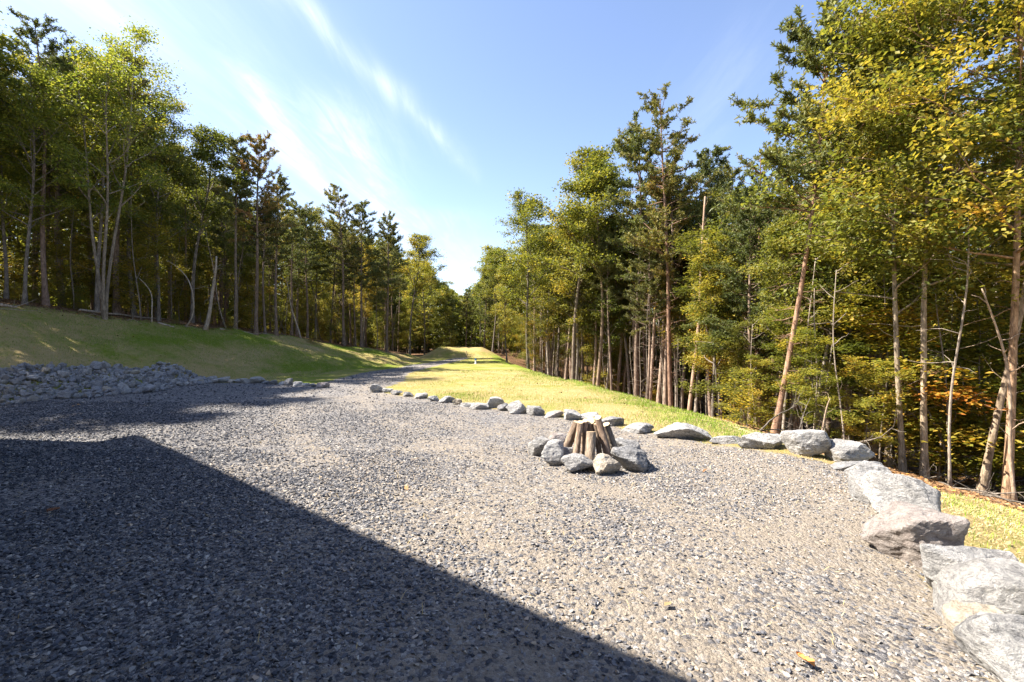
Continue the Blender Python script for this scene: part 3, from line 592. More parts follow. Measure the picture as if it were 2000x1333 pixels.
def broadleaf(seed, H=13., cb=.35, spread=2.4, nleaf=17000, leaf=.135, r0=.11, stems=1, up=.7, nprim=22, amp=.3, cl=.52, tint0=.4, stemlean=.9, side=None, m=None, dead=5):
    r = np.random.default_rng(seed); mb = MB(); cl_c = []; cl_t = []
    for s_ in range(stems):
        an = 6.28 * s_ / stems + .4; ln = (stemlean * math.cos(an), stemlean * math.sin(an)) if stems > 1 else (r.normal(0, .25), r.normal(0, .25))
        Hs = H * (1 if s_ == 0 else r.uniform(.8, .95)); T = wander(r, 16, Hs, amp, ln); mb.tube(T, flare(16, r0 * (1 if stems == 1 else .8)), 9, cap=False, rough=.04, rng=r)
        for k in range(nprim // stems):
            t = cb + (.97 - cb) * ((k + r.uniform(0, 1)) / (nprim // stems)); u = (t - cb) / (1 - cb)
            Lp = spread * (.55 + .9 * math.sin(math.pi * min(1, u * .9 + .15))) * r.uniform(.65, 1.15) * (1 - .45 * u)
            az_ = 2.4 * k + r.uniform(-.5, .5) + s_; d = np.array([math.cos(az_), math.sin(az_), up * r.uniform(.5, 1.4) + u * .6])
            if side is not None: d[:2] += np.array(side) * r.uniform(.3, 1.); Lp *= 1.15
            P = branch(mb, r, at(T, t), d, Lp, r0 * .42 * (1 - u * .7), 6, .02)
            for q in range(5):
                tt = r.uniform(.3, 1.); d2 = (P[-1] - P[0]) / Lp + r.normal(0, .65, 3) * np.array([1, 1, .5]); P2 = branch(mb, r, at(P, tt), d2, Lp * r.uniform(.22, .42) + .2, .012, 3, 0, .15, 3)
                ct = r.normal(0, .09)
                for w_ in (1., .55): cl_c.append(at(P2, w_)); cl_t.append(ct)
        for k in range(dead):
            t = r.uniform(.12, cb); a_ = r.uniform(0, 6.28); branch(mb, r, at(T, t), (math.cos(a_), math.sin(a_), r.uniform(-.1, .5)), r.uniform(.4, 1.3), .012, 5, 0, .2, 3)
    cl_c = np.array(cl_c); cl_t = np.array(cl_t); npc = max(6, nleaf // len(cl_c)); idx = np.repeat(np.arange(len(cl_c)), npc)
    off = r.standard_normal((len(idx), 3)) * np.array([cl, cl, cl * .5]) * .62 * r.uniform(.5, 1.1, (len(idx), 1))
    Cn = cl_c[idx] + off; V, F = leaf_quads(Cn, leaf, .55, r); tn = np.clip(tint0 + cl_t[idx] + r.normal(0, .10, len(idx)), 0, 1)
    return mb.mesh('trunk', M_bark, True), mesh_np('crown', V, [F], m or M_leaf, {'tint': np.repeat(tn, 4)}), H
def pine(seed, H=14., cb=.52, spread=1.7, r0=.13, tufts=14, amp=.22, dead=26, tint0=.42, blade=.15, bend=0., red=0., lean=(0, 0), deadlen=1.1, bw=.024):
    r = np.random.default_rng(seed); mb = MB(); T = wander(r, 18, H, amp, lean, bend); mb.tube(T, flare(18, r0, .1, .8), 9, cap=False, rough=.03, rng=r); tc_, td_, tt_ = [], [], []
    z = cb
    while z < .985:
        u = (z - cb) / (1 - cb)
        for k in range(r.integers(2, 5)):
            Lp = spread * (.30 + .95 * (1 - u) ** .6) * r.uniform(.5, 1.25) * (1 if u > .12 else .75); a_ = r.uniform(0, 6.28)
            d = (math.cos(a_), math.sin(a_), r.uniform(-.05, .4) + .35 * u); P = branch(mb, r, at(T, min(z + r.normal(0, .006), .995)), d, Lp, .03 * (1 - u * .6), 6, .035, .10, 4); ct = r.normal(0, .08)
            nt = max(3, int(tufts * (Lp / spread + .25)))
            for q in range(nt):
                t_ = 1 - .72 * r.uniform(0, 1) ** 1.3; d2 = (P[-1] - P[-3]); d2 = d2 / np.linalg.norm(d2) + r.normal(0, .8, 3) * np.array([1, 1, .4]) + np.array([0, 0, .25]); Lt = r.uniform(.12, .42) * (.5 + Lp / spread * .6)
                P2 = branch(mb, r, at(P, t_), d2, Lt, .007, 2, .05, .12, 3)
                for w_ in (1., .6, .25): tc_.append(at(P2, w_)); td_.append(P2[-1] - P2[0]); tt_.append(ct)
        z += r.uniform(.018, .034) * (1 - .45 * u)
    for k in range(dead):
        t = r.uniform(.12, cb + .06); a_ = r.uniform(0, 6.28); P = branch(mb, r, at(T, t), (math.cos(a_), math.sin(a_), r.uniform(-.25, .35)), r.uniform(.3, deadlen), .012, 5, -.02, .2, 3)
        for q in range(2): branch(mb, r, at(P, r.uniform(.3, .9)), (P[-1] - P[0]) + r.normal(0, .4, 3), r.uniform(.15, .4), .006, 3, 0, .2, 3)
    tc_ = np.array(tc_); td_ = np.array(td_); td_ /= np.linalg.norm(td_, axis=1)[:, None] + 1e-9; nb = 8; idx = np.repeat(np.arange(len(tc_)), nb); n = len(idx)
    d = td_[idx] * .45 + r.standard_normal((n, 3)) * .75 + np.array([0, 0, .18]); d /= np.linalg.norm(d, axis=1)[:, None]; w_ = np.cross(d, r.standard_normal((n, 3))); w_ /= np.linalg.norm(w_, axis=1)[:, None]
    L_ = (blade * r.uniform(.6, 1.15, n))[:, None]; b = tc_[idx]; wd = bw
    V = np.stack([b - w_ * wd * .5, b + w_ * wd * .5, b + d * L_ * .6 + w_ * wd * .7, b + d * L_, b + d * L_ * .6 - w_ * wd * .7], 1).reshape(-1, 3)
    i = np.arange(n)[:, None] * 5; tn = np.clip(tint0 + np.array(tt_)[idx] + r.normal(0, .12, n) + red, 0, 1)
    return mb.mesh('trunk', M_pbark, True), mesh_np('crown', V, [i + np.array([[0, 1, 2, 4]]), i + np.array([[4, 2, 3]])], M_needle, {'tint': np.repeat(tn, 5)}), H
def sapling(seed, H=5., nleaf=6500, leaf=.11, m=None, tint0=.5, spread=1.5, cb=.12):
    r = np.random.default_rng(seed); mb = MB(); T = wander(r, 9, H, .35, (r.normal(0, .5), r.normal(0, .5))); mb.tube(T, flare(9, .03, .1), 5, cap=False); cc, ct = [], []
    nb = 20
    for k in range(nb):
        t = cb + (1 - cb) * (k + r.uniform()) / nb * .98; a_ = 2.4 * k + r.uniform(-.4, .4); Lp = spread * r.uniform(.35, 1.25) * (1.1 - .5 * t); P = branch(mb, r, at(T, t), (math.cos(a_), math.sin(a_), r.uniform(.0, .75)), Lp, .012, 5, -.02, .14, 3); tt = r.normal(0, .1)
        for q in range(5):
            cc.append(at(P, r.uniform(.2, 1)) + r.normal(0, .18, 3) * np.array([1, 1, .8])); ct.append(tt)
    cc = np.array(cc); ct = np.array(ct); idx = np.repeat(np.arange(len(cc)), nleaf // len(cc)); Cn = cc[idx] + r.standard_normal((len(idx), 3)) * np.array([.20, .20, .10]); V, F = leaf_quads(Cn, leaf, 1.3, r)
    return mb.mesh('trunk', M_bark, True), mesh_np('crown', V, [F], m or M_leaf, {'tint': np.repeat(np.clip(tint0 + ct[idx] + r.normal(0, .12, len(idx)), 0, 1), 4)}), H
def snag(seed, H=7., r0=.08, lean=(0, 0), bend=0., n=10, amp=.2):
    r = np.random.default_rng(seed); mb = MB(); T = wander(r, 14, H, amp, lean, bend); mb.tube(T, flare(14, r0, .35, .7), 8, rough=.05, rng=r)
    for k in range(n): a_ = r.uniform(0, 6.28); branch(mb, r, at(T, r.uniform(.3, 1)), (math.cos(a_), math.sin(a_), r.uniform(.1, .9)), r.uniform(.3, 1.1), .014, 5, 0, .22, 3)
    return mb.mesh('trunk', M_snag, True), None, H
KIND = {'pine': 'pine_tree', 'broad': 'broadleaf_tree', 'sap': 'sapling', 'snag': 'dead_tree'}
def put(v, kind, x, y, H, label, cat, group=None, rz=0., wide=1., leafc=(1, 1, 1), barkc=(1, 1, 1), z=None, tilt=(0, 0)):
    tm, cm, H0 = v; o = bpy.data.objects.new(KIND[kind], None); C.objects.link(o); s_ = H / H0
    o.location = (x, y, (gz(x, y) if z is None else z) - .06); o.rotation_euler = (tilt[0], tilt[1], rz); o.scale = (s_ * wide, s_ * wide, s_); tag(o, label, cat, group)
    t = link('trunk', tm, o); t.color = (*barkc, 1)
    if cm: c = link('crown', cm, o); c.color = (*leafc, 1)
    return o
Bv = [broadleaf(11, cb=.38, spread=2.2, tint0=.42), broadleaf(12, cb=.30, spread=1.9, tint0=.50, nprim=24), broadleaf(13, cb=.45, spread=2.5, tint0=.36, nprim=20), broadleaf(14, cb=.25, spread=1.7, tint0=.58, nprim=26), broadleaf(15, cb=.5, spread=2.0, tint0=.45)]
Bw = [broadleaf(21, H=14.5, cb=.36, spread=2.4, nleaf=19000, leaf=.115, stems=3, nprim=36, tint0=.42, r0=.095, up=.9, dead=3), broadleaf(22, H=14, cb=.3, spread=2.6, nleaf=18000, leaf=.12, nprim=32, tint0=.42, r0=.10)]
Bfar = [broadleaf(31, nleaf=6500, leaf=.22, cb=.25, tint0=.42), broadleaf(32, nleaf=6500, leaf=.22, cb=.3, spread=2.8, tint0=.48), broadleaf(33, nleaf=6500, leaf=.21, cb=.12, spread=2.1, tint0=.36)]
Pv = [pine(41), pine(42, cb=.45, spread=1.9), pine(43, cb=.6, spread=1.6), pine(44, cb=.5, spread=2.1, tint0=.5), pine(45, cb=.4, spread=1.7, tint0=.38), pine(46, cb=.56, spread=1.5)]
Pred = pine(47, cb=.5, spread=1.9, red=.34); Pyel = pine(48, cb=.48, spread=2.0, tint0=.62)
Pfar = [pine(51, tufts=6, dead=12, blade=.26, bw=.035), pine(52, tufts=6, dead=12, cb=.62, blade=.26, bw=.035), pine(53, tufts=6, dead=14, cb=.4, blade=.26, bw=.035)]
Sv = [sapling(61), sapling(62, 4., tint0=.62), sapling(63, 6., tint0=.48, spread=1.8), sapling(64, 3., 2400, tint0=.66, spread=1.1, cb=.05)]
Sbig = [sapling(65, 8., 11000, spread=2., tint0=.45), sapling(66, 7.2, 10000, spread=2.2, tint0=.55), sapling(67, 9., 12000, spread=1.8, tint0=.4, cb=.25)]
Sf = [sapling(71, 5., m=M_fall, tint0=.42), sapling(72, 4.2, m=M_fall, tint0=.66), sapling(73, 5.5, m=M_fall, tint0=.25, spread=1.8)]

heroes = []; wild = []
def hero(v, kind, px, py, top, label, cat, depth=None, short=None, **k):
    """base at (px,py) in the photograph, or at a depth when the base is hidden; top = row of its tip"""
    if depth is None: x, y, z = hit(px, py)
    else: x, y = (px - 1000) / FPX * depth, depth; z = gz(x, y)
    if short: heroes.append((1000 + x / y * FPX, y, short, x < -2))
    H = (666.5 - top) / FPX * y + EYE - z; return put(v, kind, x, y, H, label, cat, **k)
brt = (1.25, 1.2, 1.1)
# left bank
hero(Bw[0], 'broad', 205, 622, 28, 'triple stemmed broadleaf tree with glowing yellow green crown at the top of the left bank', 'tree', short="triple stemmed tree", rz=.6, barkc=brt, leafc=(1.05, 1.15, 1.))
hero(pine(101, H=15, cb=.62, spread=1.8, amp=.25, lean=(-.9, 0), r0=.12, bw=.02), 'pine', 90, 603, 30, 'tall pine leaning left near the left edge, its trunk bare for most of its height', 'tree', short="pine leaning left at the edge", barkc=(1, .95, .95))
hero(Bw[1], 'broad', 48, 600, 130, 'yellow green broadleaf tree with a curved trunk between the leaning pine and the left edge', 'tree', rz=2., leafc=(1.1, 1.15, .9))
hero(Bv[1], 'broad', 12, 592, 200, 'broadleaf tree cut by the left edge of the photo', 'tree', rz=1., leafc=(1.2, 1.2, 1))
hero(Bw[1], 'broad', 310, 600, 190, 'rounded broadleaf tree right of the triple stemmed tree', 'tree', depth=25, rz=4., wide=.95)
hero(Bv[2], 'broad', 375, 625, 250, 'broadleaf tree with dark crown left of the first skyline pine', 'tree', short="dark crowned broadleaf tree", depth=27, rz=1.4, wide=1.1)
hero(Bv[0], 'broad', 262, 610, 150, 'broadleaf tree behind the triple stemmed tree', 'tree', depth=26, rz=2.4)
hero(pine(105, cb=.55, spread=1.1, amp=.2, r0=.11), 'pine', 460, 645, 270, 'slim pine with a sparse narrow top, leftmost skyline pine of the left wood', 'tree', short="leftmost skyline pine", barkc=(.95, 1, 1))
hero(Pred, 'pine', 500, 650, 272, 'pine with rusty red needles on the left skyline', 'tree', short="rusty red pine", leafc=(1., .88, .85))
hero(Pv[1], 'pine', 540, 652, 345, 'broad pine just right of the rusty red one', 'tree', depth=29, short="broad pine next to the red one", rz=1., leafc=(1.1, 1, .9))
hero(Pv[2], 'pine', 518, 652, 400, 'thin grey trunked pine standing between two thicker pines', 'tree', rz=2., barkc=(1, 1.05, 1.1))
hero(pine(108, cb=.5, spread=2., lean=(-.7, 0), tint0=.58), 'pine', 672, 672, 372, 'yellowish pine whose trunk leans to the left', 'tree', depth=36, short="yellowish leaning pine")
hero(pine(109, cb=.4, spread=1.7, amp=.1), 'pine', 706, 678, 394, 'pointed dark green pine right of the yellowish leaning pine', 'tree', depth=37)
hero(pine(110, cb=.35, spread=1.6, amp=.1), 'pine', 756, 690, 420, 'pointed pine nearest the round topped tree', 'tree', short="pointed pine near the low skyline")
hero(Pv[4], 'pine', 600, 664, 415, 'pine half hidden between the broad and yellowish pines', 'tree', depth=34, rz=3)
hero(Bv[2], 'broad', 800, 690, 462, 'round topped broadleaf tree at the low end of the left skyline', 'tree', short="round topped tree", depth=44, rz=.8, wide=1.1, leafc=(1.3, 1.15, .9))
hero(snag(120, 3.8, .10, (.5, 0), n=6), 'snag', 401, 640, 500, 'broken pale snag with torn orange wood on the left bank edge', 'dead tree')
hero(snag(121, 3., .045, (-1.1, 0), .5, n=3), 'snag', 296, 628, 540, 'crooked bare sapling leaning left on the bank top', 'dead tree')
hero(snag(122, 3.2, .035, (-.9, 0), .9, n=2), 'snag', 362, 624, 508, 'hooked bare sapling arching left on the bank top', 'dead tree', depth=24)
hero(snag(123, 5., .06, (-1.4, 0), 0, n=4), 'snag', 588, 662, 545, 'thin dead trunk leaning left between the left pines', 'dead tree')
# right wood
hero(broadleaf(201, H=15, cb=.34, spread=2.7, nleaf=38000, leaf=.11, r0=.082, nprim=40, side=(-.75, -.2), tint0=.55, up=.25, amp=.12, dead=9, cl=.5), 'broad', 1968, 974, -330, 'tall straight sunlit tree at the right edge with limbs reaching left over the yard', 'tree', depth=11.2, short="tall right edge tree", barkc=(1.9, 1.45, 1.1), leafc=(1.15, 1.05, .9))
hero(broadleaf(202, H=13, cb=.36, spread=2.0, nleaf=15000, leaf=.12, r0=.075, nprim=26, tint0=.5, up=.4, amp=.3), 'broad', 1917, 955, -150, 'grey mottled trunk leaning right just left of the right edge tree', 'tree', depth=11.7, tilt=(0, .05), barkc=(1.5, 1.35, 1.15))
hero(snag(203, 4.2, .032, (-.9, 0), .2, n=9), 'snag', 1984, 972, 560, 'thin curved bare sapling crossing the right edge trunk', 'dead tree', depth=11, barkc=(1.1, 1, .9))
hero(broadleaf(204, H=12, cb=.38, spread=2.1, nleaf=17000, leaf=.12, r0=.072, nprim=28, tint0=.47, up=.3, amp=.12, side=(-.4, -.2)), 'broad', 1806, 922, -60, 'straight pale grey trunk in the right wood with a dense crown', 'tree', depth=12.6, short="straight pale grey trunk", barkc=(1.9, 1.75, 1.5))
hero(broadleaf(205, H=12, cb=.36, spread=1.8, nleaf=14000, leaf=.12, r0=.075, nprim=24, tint0=.44, up=.5, amp=.2), 'broad', 1764, 912, 60, 'grey patchy trunk with flared foot leaning slightly left', 'tree', depth=13, short="trunk with the flared foot", tilt=(0, -.045), barkc=(1.7, 1.6, 1.4))
hero(Bv[4], 'broad', 1705, 895, 330, 'slim trunked broadleaf behind the flat topped white block', 'tree', depth=17.5, rz=2, barkc=(1.5, 1.4, 1.2), leafc=(1.05, 1, .9))
hero(Bv[1], 'broad', 1735, 890, 190, 'yellow green broadleaf between the flared trunk and the leaning pine', 'tree', depth=16, rz=5, leafc=(1.2, 1.1, .8), barkc=(1.4, 1.3, 1.1))
hero(pine(206, H=12, cb=.56, spread=2.2, amp=.08, bend=.25, lean=(1.5, 0), r0=.085, tufts=18, dead=45, deadlen=.9), 'pine', 1512, 853, 45, 'big leaning pine with a kinked orange trunk behind the dome boulder', 'tree', short="big leaning pine", depth=14.0, barkc=(1.5, 1.25, 1.1), leafc=(1.2, 1.15, 1))
hero(snag(207, 2.6, .055, (1.0, 0), 0, n=5), 'snag', 1597, 872, 775, 'short pale dead trunk leaning right over the brush', 'dead tree', depth=12, barkc=(1.1, 1, .9))
hero(snag(208, 6, .03, (-.2, 0), 0, n=4), 'snag', 1588, 840, 560, 'thin upright dead pole right of the leaning pine', 'dead tree', depth=14)
hero(pine(209, H=16, cb=.52, spread=2.0, amp=.15, r0=.12, tint0=.55, tufts=13, lean=(-.3, 0), dead=40), 'pine', 1312, 800, 188, 'tallest pine of the right wood with orange bark and yellowish needles', 'tree', short="tallest pine", depth=26, barkc=(1.3, 1.1, 1), leafc=(1.15, 1.05, .9))
hero(snag(210, 12, .11, (.4, 0), .1, n=16, amp=.3), 'snag', 1342, 810, 385, 'tall pale dead pine without needles right of the tallest pine', 'dead tree', depth=24, barkc=(1.15, .95, .85))
hero(Pv[3], 'pine', 1243, 780, 258, 'bushy pine left of the tallest pine', 'tree', short="tall dead pine", depth=29, rz=1, leafc=(1.1, 1.1, 1))
hero(Pv[5], 'pine', 1385, 800, 290, 'dark pine right of the tallest pine', 'tree', depth=30, rz=2)
hero(Bv[3], 'broad', 1400, 800, 480, 'yellowish broadleaf filling the gap under the dark layered pine', 'tree', depth=24, rz=1, leafc=(1.15, 1.05, .8))
hero(Pv[1], 'pine', 1432, 800, 330, 'dark layered pine between the dead pine and the open topped pine', 'tree', depth=31, rz=3.3)
hero(pine(211, cb=.6, spread=2.0, tufts=8, tint0=.5), 'pine', 1488, 780, 295, 'open topped pine with a straight brown trunk left of the leaning pine', 'tree', short="open topped pine", depth=21, barkc=(1.2, 1, .9))
hero(Pv[0], 'pine', 1545, 800, 300, 'pine showing behind the leaning pine trunk', 'tree', depth=24, rz=4)
hero(Pv[3], 'pine', 1700, 850, 65, 'tall bushy pine with high crown right of the leaning pine', 'tree', depth=19, rz=2.2, leafc=(1.25, 1.15, .9), wide=1.2)
hero(Pyel, 'pine', 1775, 850, 20, 'tall yellowish pine behind the straight pale grey trunk', 'tree', depth=18, rz=1.2, leafc=(1.15, 1.1, .9), wide=1.2)
hero(Pv[2], 'pine', 1650, 850, 160, 'green pine just right of the leaning pine crown', 'tree', depth=17.5, rz=5, leafc=(1.25, 1.2, .9), wide=1.15)
hero(Bv[2], 'broad', 1118, 756, 305, 'tallest broadleaf tree left of the right pines with a thinning crown', 'tree', short="tallest broadleaf tree", depth=33, rz=.3, leafc=(1.15, 1.05, .9), barkc=(1.3, 1.2, 1.1))
hero(Bv[4], 'broad', 1165, 760, 330, 'many branched broadleaf with bare pale limbs between broadleaf and pines', 'tree', depth=32, rz=1.9, barkc=(1.6, 1.35, 1.1))
hero(Bv[0], 'broad', 1033, 730, 388, 'leafy broadleaf tree at the left end of the right wood', 'tree', short="leafy tree at the wood's left end", depth=37, rz=2.3, leafc=(1.15, 1.1, .95))
hero(Bv[4], 'broad', 962, 700, 490, 'rounded tree left of the right wood above the berm', 'tree', short="rounded tree above the berm", depth=50, rz=3, wide=1.15)
hero(Bv[3], 'broad', 990, 712, 520, 'small yellow green tree beside the right corner of the berm', 'tree', depth=44, rz=3.4)
Tv = [snag(301, 7., .035, (.3, 0), n=12), snag(302, 6., .028, (-.4, .2), n=10), snag(303, 8., .04, (.1, 0), n=14), snag(304, 5., .03, (.8, 0), .2, n=8)]
hero(Sf[1], 'sap', 1850, 900, 590, 'orange leaved maple sapling in the right wood', 'sapling', depth=13.4, wide=1.15, leafc=(1, 1.05, 1))
hero(Sf[0], 'sap', 1960, 900, 560, 'orange yellow sapling beside the right edge trunk', 'sapling', depth=12.6, rz=2, wide=1.2)
hero(Sv[3], 'sap', 1462, 850, 735, 'yellow green bush left of the leaning pine foot', 'shrub', depth=13, wide=1.5, leafc=(1.3, 1.15, .7))
hero(Sf[2], 'sap', 1052, 745, 610, 'reddish sapling at the edge of the far right wood', 'sapling', depth=36, leafc=(.9, .75, .9), wide=.8)
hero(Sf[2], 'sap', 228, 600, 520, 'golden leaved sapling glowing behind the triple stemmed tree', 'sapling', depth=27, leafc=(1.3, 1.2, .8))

U_ = [(1625, 13.2, 640, 'green', 0), (1690, 12.6, 700, 'yellow green', 1), (1740, 16.5, 600, 'tall green', 2), (1840, 15.5, 660, 'bright green', 0), (1885, 15, 520, 'tall yellow green', 1), (1940, 12.4, 800, 'low orange tinted', 3), (1555, 15.5, 600, 'wide green', 2),
      (1480, 16, 690, 'narrow green', 0), (1785, 16, 740, 'low green', 0), (1660, 16, 520, 'deep green', 2)]
for i, (px, d, top, ad, kk) in enumerate(U_):
    near_ = 'right edge of the photo' if px > 1880 else 'straight pale grey trunk' if px > 1770 else 'trunk with the flared foot' if px > 1670 else 'leaning pine' if px > 1530 else 'open topped pine'
    hero([Sbig[0], Sbig[1], Sbig[2], Sf[0]][kk], 'sap', px, 850, top, ad + ' understory sapling near the ' + near_, 'sapling', depth=d, rz=i * 1.1, wide=1.45 if kk == 3 else 1.25, leafc=(1.15, 1.1, .85))

# the rest of the woods
SKY = [(-2500, -2500), (-200, -700), (-80, -100), (0, 60), (60, 90), (130, 50), (240, 60), (310, 200), (400, 300), (450, 330), (560, 370), (640, 400), (760, 450), (830, 490), (870, 545), (900, 575), (930, 550), (960, 500), (1010, 410), (1090, 330),
       (1180, 370), (1230, 290), (1310, 260), (1400, 310), (1500, 310), (1560, 330), (1640, 260), (1720, 160), (1850, 40), (2000, -60), (2400, -100)]
rr_ = np.random.default_rng(2024); placed = [(o.location.x, o.location.y) for o in bpy.data.objects if o.name.split('.')[0] in KIND.values()]
far_pts = []
def scatter(n, region, mind, kinds, groupname, labels, seed, hmax=14.5, stuff=False, hmin=.78):
    r = np.random.default_rng(seed); c = 0; t = 0
    while c < n and t < n * 60:
        t += 1; x, y = region(r)
        if any((x - a) ** 2 + (y - b) ** 2 < mind ** 2 for a, b in placed): continue
        px = 1000 + x / y * FPX; z = gz(x, y); Hs = (666.5 - np.interp(px, *zip(*SKY))) / FPX * y + EYE - z
        kd, vs = kinds[r.integers(len(kinds))]; H = min(hmax * r.uniform(.85, 1.1), Hs * r.uniform(hmin, .98)) if kd != 'sap' else 0
        v = vs[r.integers(len(vs))]
        if kd in ('sap', 'snag'): H = v[2] * r.uniform(.55, 1.1)
        if H < 2: continue
        g = r.uniform(.85, 1.2); placed.append((x, y)); c += 1
        fall = kd == 'sap' and v in Sf
        lab = labels.get('fall' if fall else kd, 'thin dead pole')
        o = put(v, kd, x, y, H, lab, 'tree' if kd != 'sap' else 'sapling', groupname + ' ' + ('autumn coloured saplings' if fall else {'pine': 'pines', 'broad': 'broadleaf trees', 'sap': 'saplings', 'snag': 'thin dead poles'}[kd]), r.uniform(0, 6.28),
            r.uniform(.85, 1.15), (g * r.uniform(.95, 1.15), g, g * .95), ((r.uniform(.8, 1.35) if x < 0 else r.uniform(1., 2.)) * (.55 if kd == 'snag' else 1),) * 3, z, (r.normal(0, .03), r.normal(0, .03)))  # trunks on the right get brighter bark to look sunlit
        wild.append((o, {'pine': 'pine', 'broad': 'broadleaf tree', 'sap': 'green sapling', 'snag': 'dead pole'}[kd] if not fall else 'autumn coloured sapling', px, y, x < -2))
def reg_left(d0, d1):
    def f(r):
        y = r.uniform(12.5, 50); x = float(itp(y, TOP)) - .6 - r.uniform(d0, d1); return x, y
    return f
def reg_right(d0, d1, y0, y1):
    def f(r):
        y = r.uniform(y0, y1); e = float(np.interp(y, [8, 10.5, 14, 22, 27, 33, 40, 47, 54], [12, 9.5, 8.6, 8.6, 7.6, 5.2, 2.8, 1.2, 2])); x = e + r.uniform(d0, d1); return x, y
    return f
def reg_far(y0, y1):
    def f(r):
        y = r.uniform(y0, y1); return r.uniform(-.75, .35) * y, y
    return f
LL = {'pine': 'slender pine in the shaded wood on the left bank', 'broad': 'broadleaf tree in the shaded wood on the left bank', 'sap': 'leafy sapling under the trees of the left bank', 'fall': 'golden leaved sapling under the trees of the left bank'}
LR = {'pine': 'slender pine in the wood on the right side', 'broad': 'broadleaf tree in the wood on the right side', 'sap': 'green sapling at the foot of the right wood', 'fall': 'orange or yellow leaved sapling in the right wood'}
LF = {'pine': 'distant pine in the wood beyond the berm', 'broad': 'distant broadleaf tree in the wood beyond the berm', 'sap': 'bushy sapling behind the berm', 'fall': 'autumn sapling behind the berm'}
scatter(24, reg_left(0, 5), 1.6, [('pine', Pv), ('pine', Pv), ('broad', Bv)], 'left wood', LL, 1, hmin=.7)
scatter(62, reg_left(4, 22), 1.5, [('pine', Pv[:4]), ('broad', Bv[:3]), ('pine', Pv)], 'left wood', LL, 2, hmin=.7)
scatter(70, reg_left(.5, 14), .8, [('sap', Sv + Sf[2:])], 'left wood', LL, 3)
scatter(62, reg_right(0, 6, 16, 50), .9, [('pine', Pv), ('pine', Pv), ('broad', Bv)], 'right wood', LR, 4, hmin=.6)
scatter(72, reg_right(5, 26, 9, 52), 1.5, [('pine', Pv), ('broad', Bv[:4])], 'right wood', LR, 5, hmin=.7)
scatter(84, reg_right(-.2, 12, 11.5, 50), 1., [('sap', Sv + Sbig + Sbig + Sbig + Sf)], 'right wood', LR, 6)
scatter(95, reg_far(53, 80), 1.5, [('pine', Pfar), ('broad', Bfar)], 'far wood', LF, 7, hmin=.8)
scatter(60, reg_far(52, 64), 1.0, [('sap', Sv + Sbig)], 'far wood', LF, 8)
scatter(70, reg_right(-.3, 7, 10.5, 48), .5, [('snag', Tv)], 'right wood', LR, 16)
scatter(34, reg_left(-.1, 8), .6, [('snag', Tv)], 'left wood', LL, 17)
def reg_off(r):  # just outside the left edge: these throw the tree shade across the yard
    y = r.uniform(11., 16.5); return -r.uniform(19.8, 25) + (0 if y > 12 else -(12 - y) * .5), y
scatter(17, reg_off, 1.3, [('pine', Pv), ('broad', Bv)], 'left wood', LL, 9, hmax=12., hmin=.8)

ORD = 'first second third fourth fifth sixth seventh eighth ninth tenth eleventh twelfth thirteenth fourteenth fifteenth sixteenth seventeenth eighteenth nineteenth twentieth'.split()
ORD += ['twenty ' + q for q in ORD[:9]] + ['thirtieth'] + ['thirty ' + q for q in ORD[:9]] + ['fortieth'] + ['forty ' + q for q in ORD[:9]]
buck = {}
for o, kn, px, y, lf in wild:
    h = min((h for h in heroes if h[3] == lf), key=lambda h: abs(h[0] - px)); side = 'left of' if px < h[0] - 12 else ('right of' if px > h[0] + 12 else 'in line with'); buck.setdefault((kn, h[2], side), []).append((y, o))
for (kn, hs_, side), lst in buck.items():
    lst.sort(key=lambda q: q[0])
    for i, (y, o) in enumerate(lst): o['label'] = (ORD[i] + ' nearest ' if len(lst) > 1 else 'lone ') + kn + ' just ' + side + ' the ' + hs_
# far-off wood behind everything, one mass
mbk = []; r = np.random.default_rng(99); mt = MB(); CL = []
BACK = []
for k in range(190): BACK.append((r.uniform(-1.3, 1.2) * 70, r.uniform(70, 105)))
for k in range(90): BACK.append((r.uniform(-36, 14), r.uniform(62, 82)))
for k in range(120): y = r.uniform(8, 72); BACK.append((float(itp(max(y, 14), TOP)) - r.uniform(20, 36), y))
for k in range(110): y = r.uniform(4, 72); BACK.append((max(24, 14 + .5 * y) + r.uniform(6, 20) , y))
for x, y in BACK:
    z = gz(x, y); px = 1000 + x / y * FPX; H = min(13., (666.5 - np.interp(px, *zip(*SKY))) / FPX * y * .88 + 1.6 - z); H = max(H, 5.)
    T = wander(r, 5, H, .3) + np.array([x, y, z]); mt.tube(T, np.linspace(.14, .04, 5), 5, cap=False)
    n = 800; c = np.stack([r.normal(0, 1.5, n), r.normal(0, 1.5, n), H * r.uniform(.03, 1, n)], -1); c[:, :2] *= (1.25 - c[:, 2:3] / H); CL.append(c + np.array([x, y, z]))
CL = np.concatenate(CL); V, F = leaf_quads(CL, .5, .3, r)
Vt = np.concatenate(mt.V); Ft = np.concatenate(mt.F[4])
me = mesh_np('distant_wood', np.vstack([V, Vt]), [np.vstack([F, Ft + len(V)])], [M_leaf, M_bark], {'tint': np.concatenate([np.repeat(np.clip(r.normal(.4, .15, len(CL)), 0, 1), 4), np.zeros(len(Vt))])}, False, np.concatenate([np.zeros(len(F)), np.ones(len(Ft))]))
tag(link('distant_wood', me), 'dense wood closing the view far behind the nearer trees', 'wood', kind='stuff')

for i, (px, py, h_) in enumerate([(18, 590, .6), (45, 594, .7), (70, 597, .5), (118, 603, .7), (140, 606, .8), (160, 610, .5), (345, 632, .4), (450, 646, .5), (610, 668, .6)]):
    x, y, z = hit(px, py); put(Sv[3], 'sap', x, y, h_ * 1.3, ORD[i] + ' low green bush from the left along the left bank top', 'shrub', 'low bushes on the left bank top', i * 1.3, 1.7, (.8, .9, .9), z=z)
